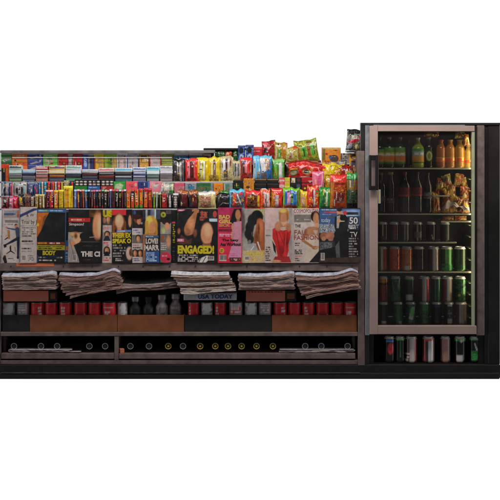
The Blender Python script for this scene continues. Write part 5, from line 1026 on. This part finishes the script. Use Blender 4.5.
magazine('narrow blue-edged magazine squeezed between the black guide and the face cover',64.6,69.4,212,262,
 [('bg','1c1c1e'),('r',65,240,69.4,262,'28507c'),('r',66.4,246,69.4,250,'a05428'),('r',66,251.6,69,253.4,'5c80a8'),('t',66,255,69.4,261,3,'5c84b0'),('r',66.2,214,67,236,'28304c')],y=.006,seed=4,gain=2)
magazine('dark magazine with a red label bar, a half face and large white letters',68.2,102.6,209.4,262,
 [('bg','191614'),('r',71,210,90,217.4,'1f1c1c'),('r',89,210,102.4,217,'5c3c20'),('e',96,213,5,4.4,'6c4824',1.2),('e',93,211,3,2,'4c3018',.8),('e',99,214,2,2,'7c5028',.8),('e',97.2,226,4.6,13.4,'a8704c',.8),('e',99.6,226,2,10,'c08c6c',1),('r',100.8,210,102.6,246,'241812'),('r',68.4,217.8,90,221.8,'9c2420'),('t',71,218.6,87,221,1,'c88878'),('r',68.4,222,84,226.2,'1c1a1a'),
 ('p',[(68.4,232),(84,232),(81,238),(76,246),(80,262),(68.4,262)],'8c827c'),('e',75.6,234.8,5,3.4,'8c6038',.5),('e',77.4,238.2,3.8,5.4,'b08060',.5),('e',72.6,234,2.4,1.6,'a88458',.8),('e',76,236,1.6,2.4,'60401f',.8),('e',73,243.6,2.6,3,'a06c4c',.5),('p',[(74,245),(82,241),(102,241),(102,262),(81,262)],'12100f'),('e',84.6,236,4.8,4,'201a18'),('l',90,237,98,236.4,.8,.5,'8c8078'),('r',80,241,100,242,'58504a'),('t',82,245,98,246.2,1,'5c5450'),('t',84,258.6,101,260.2,1,'6c4038')]+bc(73.4,254,77,260.6)+[('l',70,240,76,261,.5,.5,'6c6460')],
 [('THE CI',81.4,100.4,250.8,256.2,'b4aaa4',.06),('Simpson?',69,84,222.6,226.2,'b0a6a0',.02)],y=-.004,seed=5)
magazine('white strip of a celebrity weekly with yellow letters and three small portraits',102,113.2,209.8,262,
 [('bg',WH),('r',102,209.8,113,226,'5c5650')]+face(108.6,219,2,3.4,hair='1c1210')+[('e',104.6,220,1.6,3,'94644a'),('r',102.4,225,112.6,231.6,WH),('t',103,226.6,111,229.4,2,'a82838'),('r',102.4,231.8,112.6,240.4,'8c8480')]+face(107.6,234.6,2.2,3,hair='241814')+[('l',107.4,238,107.4,240,5,7,'3c3c48'),('r',102.4,240.6,112.6,246,WH),('t',103.6,241.6,111,245.8,2,'a82838')]+face(107.4,250,2.2,3,hair='161010',long=3)+[('l',107.4,253.6,107.4,255.4,5,6,'2c2c34'),('r',102.4,255.6,112.6,262,WH),('t',103.6,256.6,111.6,261,2,'a82838')],
 [('US',102.8,113,210,217,'b8a418',.08)],y=.0,seed=6)
magazine('celebrity weekly with a long-haired woman, red top and big yellow words',112.4,132.8,209.4,262,
 [('bg','171412'),('r',112.4,209.4,126.8,215,'b0242c'),('e',119.6,222,6.2,9,'6c3c20',.6),('l',114.6,222,113.8,236,3,2.4,'7c4828'),('l',125,222,126.4,236,3,2.6,'74421f'),('e',119.8,221,4.2,7,'b48464',.8),('e',119,219,2,3,'c89878',1),('r',117.8,227,121.8,232,'a87454'),('e',119.6,234,6,2.6,'905c40',.6),('e',129.8,219,2.8,9,'3c2418'),('e',130.4,221,1.6,6,'a07050'),('r',126.6,210,127.4,229,'181412'),('r',117,229.8,131.6,232,'50688c'),('t',118,230.2,131,231.8,1,'9cb0c8'),
 ('t',113.4,243.6,127,257,5,'8c847e'),('t',116,257.4,123.6,261,2,'a49c96'),('e',129.8,253,3.4,6.6,'a88c7c',.6),('e',131.6,252,2,4,'6c4838')],
 [('THEIR EX',113,131.6,232.6,237.6,'b8a81c',.05),('SPEAK O',113,131.4,238.3,243,'b8a81c',.05)],y=-.003,seed=7)
magazine('white strip of a weekly with three stacked portraits and blue words',132.2,143.8,209.6,262,
 [('bg',WH),('r',132.2,209.6,143.6,228,'34302e'),('e',138,219,4.2,4,'7c3c1c',.6),('e',139,221,2,3.4,'a87050'),('e',134.6,213,1.4,3,'3c4c7c'),('e',137,216.6,4.6,2.6,'4c2414'),('e',141.8,223,1.4,1.2,'8c8c98'),('r',132.4,228.2,143.4,234.4,WH),('t',133.4,229,142.4,233.6,2,'3c5890'),('r',132.4,234.6,143.4,243,'6c6460')]+face(138.4,238.4,2,3,hair='20140f')+[('r',132.4,243.4,143.4,249,WH),('t',133,244,142,246,1,'a84848'),('t',133,246.4,142,248.4,1,'5c4c50'),('r',132.4,249.4,143.4,256.4,'4c3c34')]+face(135.4,252.6,1.8,2.8,hair='2c1a10')+face(140.4,252.8,1.8,2.8,hair='1c1210')+[('r',132.4,256.6,143.4,262,WH),('t',133,257.4,142.6,260.8,2,'3c4c84')],y=.001,seed=8)
magazine('celebrity weekly with a blond woman, white words and a blue text block',143.2,160.4,209.4,262,
 [('bg','34302f'),bars(209.4,219,(143.2,'3c4048'),(146,'8c8c94'),(148,'343840'),(151,'58607c'),(153,'807c80'),(155,'8cb0c4'),(156.4,'484c58')),('e',151.8,225,6.2,9.4,'a87c2c',.7),('k',146,216,158,234,1.6,['b08830','94682c','c8a050','a87828']) if False else ('e',149.6,222,3.4,6,'c09840',.8),('e',153,227,3.8,6,'a87048',.7),('l',147.6,222,147,234,3,3.6,'a07830'),('l',156.6,224,157,234,2,2.6,'987028'),('e',151.4,236,7,3,'9c6840',.6),('r',143.4,234,149,262,'8c5c40'),('r',158,234,160.4,262,'282220'),('r',145.4,235.2,159,237.4,'3c5c78'),('t',146,235.2,159,237.2,1,'7c98b0'),('r',145.6,237.6,160,250.6,'3a3836'),('r',145.6,250.8,159.6,262,'2c4c84'),('t',146.4,251.8,159,261.4,5,'94acc8')],
 [('LOVE!',146.2,158.4,238,243.4,'b4aca4',.05),('MARR',144.8,159.6,244.4,250,'b4aca4',.05)],y=-.003,seed=9)
magazine('narrow magazine with a yellow flower and a pink patch at its foot',160.2,171.6,209.6,262,
 [('bg','1c1a18'),('e',163.2,214.6,2.6,2.8,'8c8c28',.5),('e',163.2,214.6,1.1,1.1,'5c5c18'),('r',165.8,210,171,214,'58504c'),('r',160.4,222,171,234,'847c74'),('e',166.4,222,4.4,2.6,'3c2418'),('e',167,226,2.4,3.6,'a87454'),('e',163.6,230,1.6,3.4,'8c9458'),('r',160.4,234.4,171,262,'6c6864'),('e',162.6,238,1.8,3.6,'7c4c34'),('e',168.4,241,2.2,6,'a07454',.6),('t',161,242,167,250,4,'a8a098'),('e',166,257,5.6,5.4,'a8283c',.5),('t',162,254,170,257,1,'d07888'),('e',168.6,258.6,1.6,1.2,'30141a')],y=.002,seed=10)
magazine('thin black magazine spine with vertical yellow lettering left of the engaged cover',171.4,178.4,210,262,
 [('bg','151312'),('r',172,221.6,175.4,223.4,'a83c50'),('t',173,224,175.6,243,9,'a89c1c'),('t',172.8,244,175.4,260,8,'5c5650')],y=.006,seed=11)
magazine('large weekly with two dark-haired heads and the word engaged in yellow',176.8,218.2,208.8,262,
 [('bg','161210'),('r',177.4,209.4,198.6,211.4,'b05068'),('t',179,209.6,197,211.2,1,'dcb0b8'),('e',184.6,212.6,4,.9,'181412'),('t',182.4,212,187.6,213.4,1,'c8c0bc'),('l',177.8,213,177.8,219,.5,.5,'a89c1c'),
  ('e',188,222,10,13,'24130c',.6),('l',195,212,189,230,7,9.6,'94603f'),('e',189.4,228,5.4,7,'94603f',.6),('e',190.4,223,3.4,7,'a8704c',1.4),('e',187.4,232,3,3.4,'8a5638',1),('e',188.2,233.6,1.5,.6,'7c3c30',.4),('l',198,214,194.6,236,2.6,3,'2a1710'),('p',[(177.6,211.5),(194,211.5),(191,215.6),(187,220),(184.4,226),(183,231),(180.6,228),(177.6,231)],'1a0d08'),('l',185,213,181,226,.6,.4,'3c2216'),('l',189,212.6,184,221,.5,.4,'3c2216'),('e',178.8,231,1.5,3,'905840',.5),('p',[(181,234),(188,240),(192,238),(191,244),(178,244)],'5c3024'),('r',177.2,238.6,184,241.6,'a85c74') ,('t',178,239,183,241.2,1,'d8a0b0'),('e',195,233,2,4,'7c4c38',.8),
  ('r',199,209.6,217.6,221.6,'2c2422'),('e',201.6,213.6,1.5,2.8,'8c3c28'),('e',205.2,214.6,1.5,2.8,'9c4430'),('e',202,218.6,3,2,'6c2820'),('r',208.4,209.8,213.4,221,'3c3838'),('e',214.6,214,2,3.4,'983c34'),('r',209,218.4,217,221.4,'8ca0c0'),('t',199.4,211,208,221,4,'8c4c40'),
  ('e',208,233,8,12,'120e0d'),('e',206.8,233.4,6.2,11,'a87454',.8),('e',207.6,230,3,6,'bc8868',1.2),('e',214.6,240,3,8,'110d0c'),('p',[(203,243),(210,243),(213,248),(200,248)],'7c4c38'),
  ('t',178,254,205,261.6,4,'a89e98'),('p',[(200,258),(207,255),(212,256),(206,262),(198,262)],'b0a8a0'),('l',202,256,199,261.6,.7,.7,'1c1816'),('l',206,256.4,203,261.6,.7,.7,'1c1816'),('r',210.4,262,214,262,WH)]+bc(207.6,255.6,214.2,259.8),
 [('ENGAGED!',177.8,214.2,245,253.4,'b4a41c',.06)],y=-.004,seed=12)
magazine('magenta magazine with yellow capital letters and a woman in pink',217.8,241.8,207.4,262,
 [('bg','8c2a4a'),('v','942448','b02434',208,262),('p',[(234,208.6),(241.4,208.6),(241.4,222),(231,225.6),(231.6,216)],'15100f'),('e',232,222,2,3,'15100f'),('e',238,214.6,2.8,5.2,'9c6848',.5),('r',236.6,219,239.6,222,'8c5c40'),('e',232.6,220,1.6,4.6,'15100f',.6),('p',[(233.6,222),(241.4,221),(241.4,244),(233.8,244),(232,232)],'a06c7c'),('l',232.4,224,231.8,240,1.8,1.4,'a07050'),('p',[(232,244),(241.4,244),(241,258),(228,258)],'a8708a'),('p',[(229,257),(241,257),(241,261.4),(230,261.4)],'5c2824'),('r',218,228.8,232,231.6,'7c1c30'),('t',218.6,229,231.6,231.2,1,'5c1824'),('r',218,226.8,231,228,'8c2034'),('t',219,233.4,232,236.6,2,'d0909c'),('e',221.8,250.2,2.4,2.8,'a87828'),('t',220.4,248.8,223.6,251.8,2,'6c4818'),('t',229.6,253,238,256,2,'c83c60'),('t',231,258,240,260.6,2,'d0a0a8')]+bc(219.4,254.4,226.4,260.4),
 [('BAD',219,230,214.8,218.8,'b8984c',.05),('GIRL',219,231.6,219.3,223.4,'b8984c',.05),('SICK',219,230,223.9,226.6,'b07c44',.04),('The Sexy',222,238.6,238.4,241.6,'1c1416',.04),('Ass Workout',220.2,241,242.2,245.6,'1c1416',.04)],y=-.007,seed=13)
magazine('magazine with black hair against pale ground, bare tan shoulder and yellow words',241.4,265.2,208.4,262,
 [('bg','8c847c'),('r',241.4,208.4,242.6,262,'7c7c80'),('e',243,222,2.4,12,'5c5854',.8),('r',256,209.4,264,212,'a8a048'),('k',255,209,265,215,1.4,['98904c','a89c64','8c847c']),('e',257.4,217,6,7,'141110',.5),('e',252.6,220,4.6,6,'181311',.6),('e',250,227,4.2,6,'141110',.6),('e',248.4,233.6,3.6,5,'1c1613',.7),('e',251,239,3.4,4,'141110',.7),('l',256,214,252,238,1,1,'3c2c24'),('l',252,218,249,234,.8,.5,'34271f'),('p',[(257,222),(262,219),(265.2,223),(265.2,252),(254,252),(255.4,243),(254.6,236),(256,229)],'8c4c2c'),('e',260,221.6,3,3.6,'94562f',.8),('e',257,240,3,9,'7c4226',1.2),('e',261,230,2.6,9,'a05c38',1),('e',259,229,1,6,'74391f'),('l',250,241,247,248,3,2,'6c7478'),('p',[(243,244),(256,243),(258,250),(247,252)],'908c88'),('l',254,246,251,250,.8,.6,'c8c4c0'),('l',258,242,261,251,1.4,.6,'c0a49c'),('k',242.6,250,265,262,1.5,['a85c34','b0a040','9c8c80','b07c3c','a89c94']),('t',246,250.6,264,256,3,'a8a02c'),('r',244.6,255.6,249.6,260.4,'a49c94')]+bc(245,256,249,260),
 [('UCY',253,264,245,250.4,'b8b0a8',.0)] if False else [],y=-.002,seed=14)
magazine('magazine with a blond woman in a strapless red dress and pink words',264.6,292.4,207.8,262,
 [('bg','a0928c'),('r',266,209.4,276,229,'a88c88'),('t',265.6,210,269.6,229,9,'c88c98'),('r',288.6,207.8,291.8,262,'8c8480'),('e',283.6,213,5,5.4,'94662c',.6),('e',280.4,217,1.6,4.6,'8c5c28',.6),('e',287,217,1.6,4.4,'8c5c28',.6),('e',283.4,217.6,3.2,5.4,'a06c4e',.7),('e',283,210.6,3.2,2,'bc9050',.8),('r',281.6,222,285.2,226,'b08060'),('p',[(276,223),(280,220.4),(283,226),(287,222),(290,225),(290,232),(275,232)],'a06c50'),('p',[(272.4,229),(275,227.2),(279,229.4),(283,230.8),(287,229),(289.8,227.2),(291,231),(290,238),(288.4,243),(288.6,250),(287,256),(289,262),(275.6,262),(277.4,255),(276,249),(275,244),(272.4,238)],'a01f1f'),('e',279,236,3,4,'b42a28',1.2),('e',286,240,2.6,6,'7c1416',1.2),('e',281,250,3.4,5,'8c1a1a',1.4),('e',285,256,2,4,'b02a28',1),('l',276,231,281,256,.8,.6,'7c1618'),('l',286,231,284.6,254,.7,.6,'b83430'),('l',279,232,284,245,.6,.6,'7c1618'),('e',278,226,3.4,4.6,'9c684c',.6),('e',288.6,227,2.2,4,'94644a',.5),('t',280.6,227,288,230,2,'c8a8a8'),('r',265.6,234.6,270.4,236,'7c726e'),('p',[(272,240),(275.4,246),(276,254),(273.6,250)],'2c2220'),('p',[(275,256),(289,256),(291,262),(272,262)],'8c2426'),('t',265.4,246,270.8,261,7,'3c3634'),('e',276,260.6,5,1.2,'a87454')],
 [('LUV',265.6,270.4,235,239.2,'b04c74',.05),('HIM',265.6,270.6,240,244,'b04c74',.05)] if False else [('her',265.6,270.4,235.2,238.8,'b04c74',.05)] if False else [],y=-.005,seed=15)
magazine('fashion monthly with a woman in a strapless cream dress and dark red words',292,320.4,208.2,262,
 [('bg','a2968e'),('r',292.4,208.6,320,213,'a89c94'),('r',294.2,214.4,311,222,'78706a'),('t',296,218.6,310,220.4,1,'a0988e'),('e',315.4,216.4,4.6,5.6,'1c1614',.4),('e',316,218.6,3,6.4,'9c6c4c',.6),('r',314.2,223,318,228,'a87c60'),('p',[(304,231),(308,226.6),(314,226.4),(320.2,228),(320.2,238),(312,236),(306,240)],'96694a'),('p',[(307,236),(313,234.6),(320.2,236),(320.2,252),(310,261.4),(303,261.4),(306,250)],'a89888'),('l',306,230,302.6,240,3.2,2.8,'8e6040'),('l',302.6,240,313,247,2.8,2.2,'8e6040'),('e',314.6,247.4,3,1.8,'8e6444'),('l',319.6,246,315,248,2,1.6,'a87c58'),('p',[(320.2,249),(320.2,262),(308.6,262)],'191514'),('p',[(313,230),(316,236),(318,230)],'a08c7c'),('t',294.6,242,300,246,2,'3c3836'),('t',294,249,304,254,3,'3c3634'),('t',295,254.8,303,256.4,1,'a83838'),('t',294.6,257,301,261,2,'5c5450')],
 [('COSMOPOLITAN',294,319.4,208.9,212.6,'84343a',.0),('FALL',294.2,308,229.6,234.4,'8c4840',.01),('FASHION',294,318.6,235,239.4,'8c3c38',.01),('5,010',294.6,305,223.6,227,'3c3836',.02) if False else ('THE',295,300.6,224,227,'3c3836',.02)],y=-.006,seed=16)
magazine('large blue magazine with a man in a black suit and a white fifty best list',318.8,360,207.8,262,
 [('bg','2c2a2c'),('r',319.2,208.6,359.6,224.6,'34507c'),('t',320.4,209,337,210.6,1,'8ca0b4'),('r',324,211.4,337,213,'983c34'),('t',322,213.8,334,215,1,'6c7ca0'),('r',328,216,334,217,'6c503c'),('e',349,214,9,3,'8494ac',1.2),('e',352,211,7,1.6,'6c84a8',1),('r',345.6,212,358,214.6,'3c3c40'),('r',319.2,223,334,224.6,'3c5070'),('r',319.2,224.6,358,231,'788088'),('k',319,224,334,233,2,['808890','606870','949aa0','4c545c']),('r',347,216,358.6,229,'34405c'),
 ('e',323.4,236,3.6,4.2,'84543c',.5),('e',329.6,235.4,4.4,4,'946048',.5),('e',323.4,238.4,2,2.4,'9c6c54'),('e',330.4,238.4,2.6,2.8,'905c48'),('r',319.4,240.6,335,250,'38383c'),('k',319.4,242,332,250,1.2,['2c3034','6c6c70','4c4c50']),('p',[(319,250),(337,246),(339,262),(319,262)],'1c191a'),
 ('e',339.2,212.4,2.6,4.2,'a07050',.5),('e',339,209.6,2.6,1.8,'1c1614'),('p',[(334.6,217),(338,214.4),(345,214.4),(347.6,218),(347,240),(346.6,260),(335,260),(336.6,236),(334,226)],'121112'),('p',[(336.4,216),(340,215),(338.4,228),(336.2,228)],'8c847c'),('e',338.8,220.6,1.8,1.6,'a87454'),('l',340.6,221,344,221,.8,.5,'b8b0a8'),('e',344.6,212.6,2,1.8,'a02c28',.4),('l',345.4,211,343,215,1,.6,'a02c28'),
 ('p',[(335,246),(339,240),(340,258),(336,258)],'58585c'),('r',348,229,358.6,262,'242426'),('t',349,227,357.6,229,1,'a8a4a0'),('t',348.4,237,357.6,260,9,'8c8884'),('p',[(319,258),(360,256),(360,262),(319,262)],'4c3c34')]+bc(320.6,252.6,324.4,260),
 [('50',349,357.4,217,223.6,'b8b4b0',.02),('BEST',348.2,358.4,224.4,227.4,'b0aca8',.02),('TV',349.6,357,231.6,236.6,'b8b4b0',.01),('today',321,330,217.8,223.4,'a8b4c4',.0)],y=-.008,seed=17)
dups={k:v for k,v in LABELS.items() if len(v)>1}
if dups: print('DUPLICATE LABELS',dups)
print("built in %.1fs"%(time.time()-T0), len(bpy.data.objects))
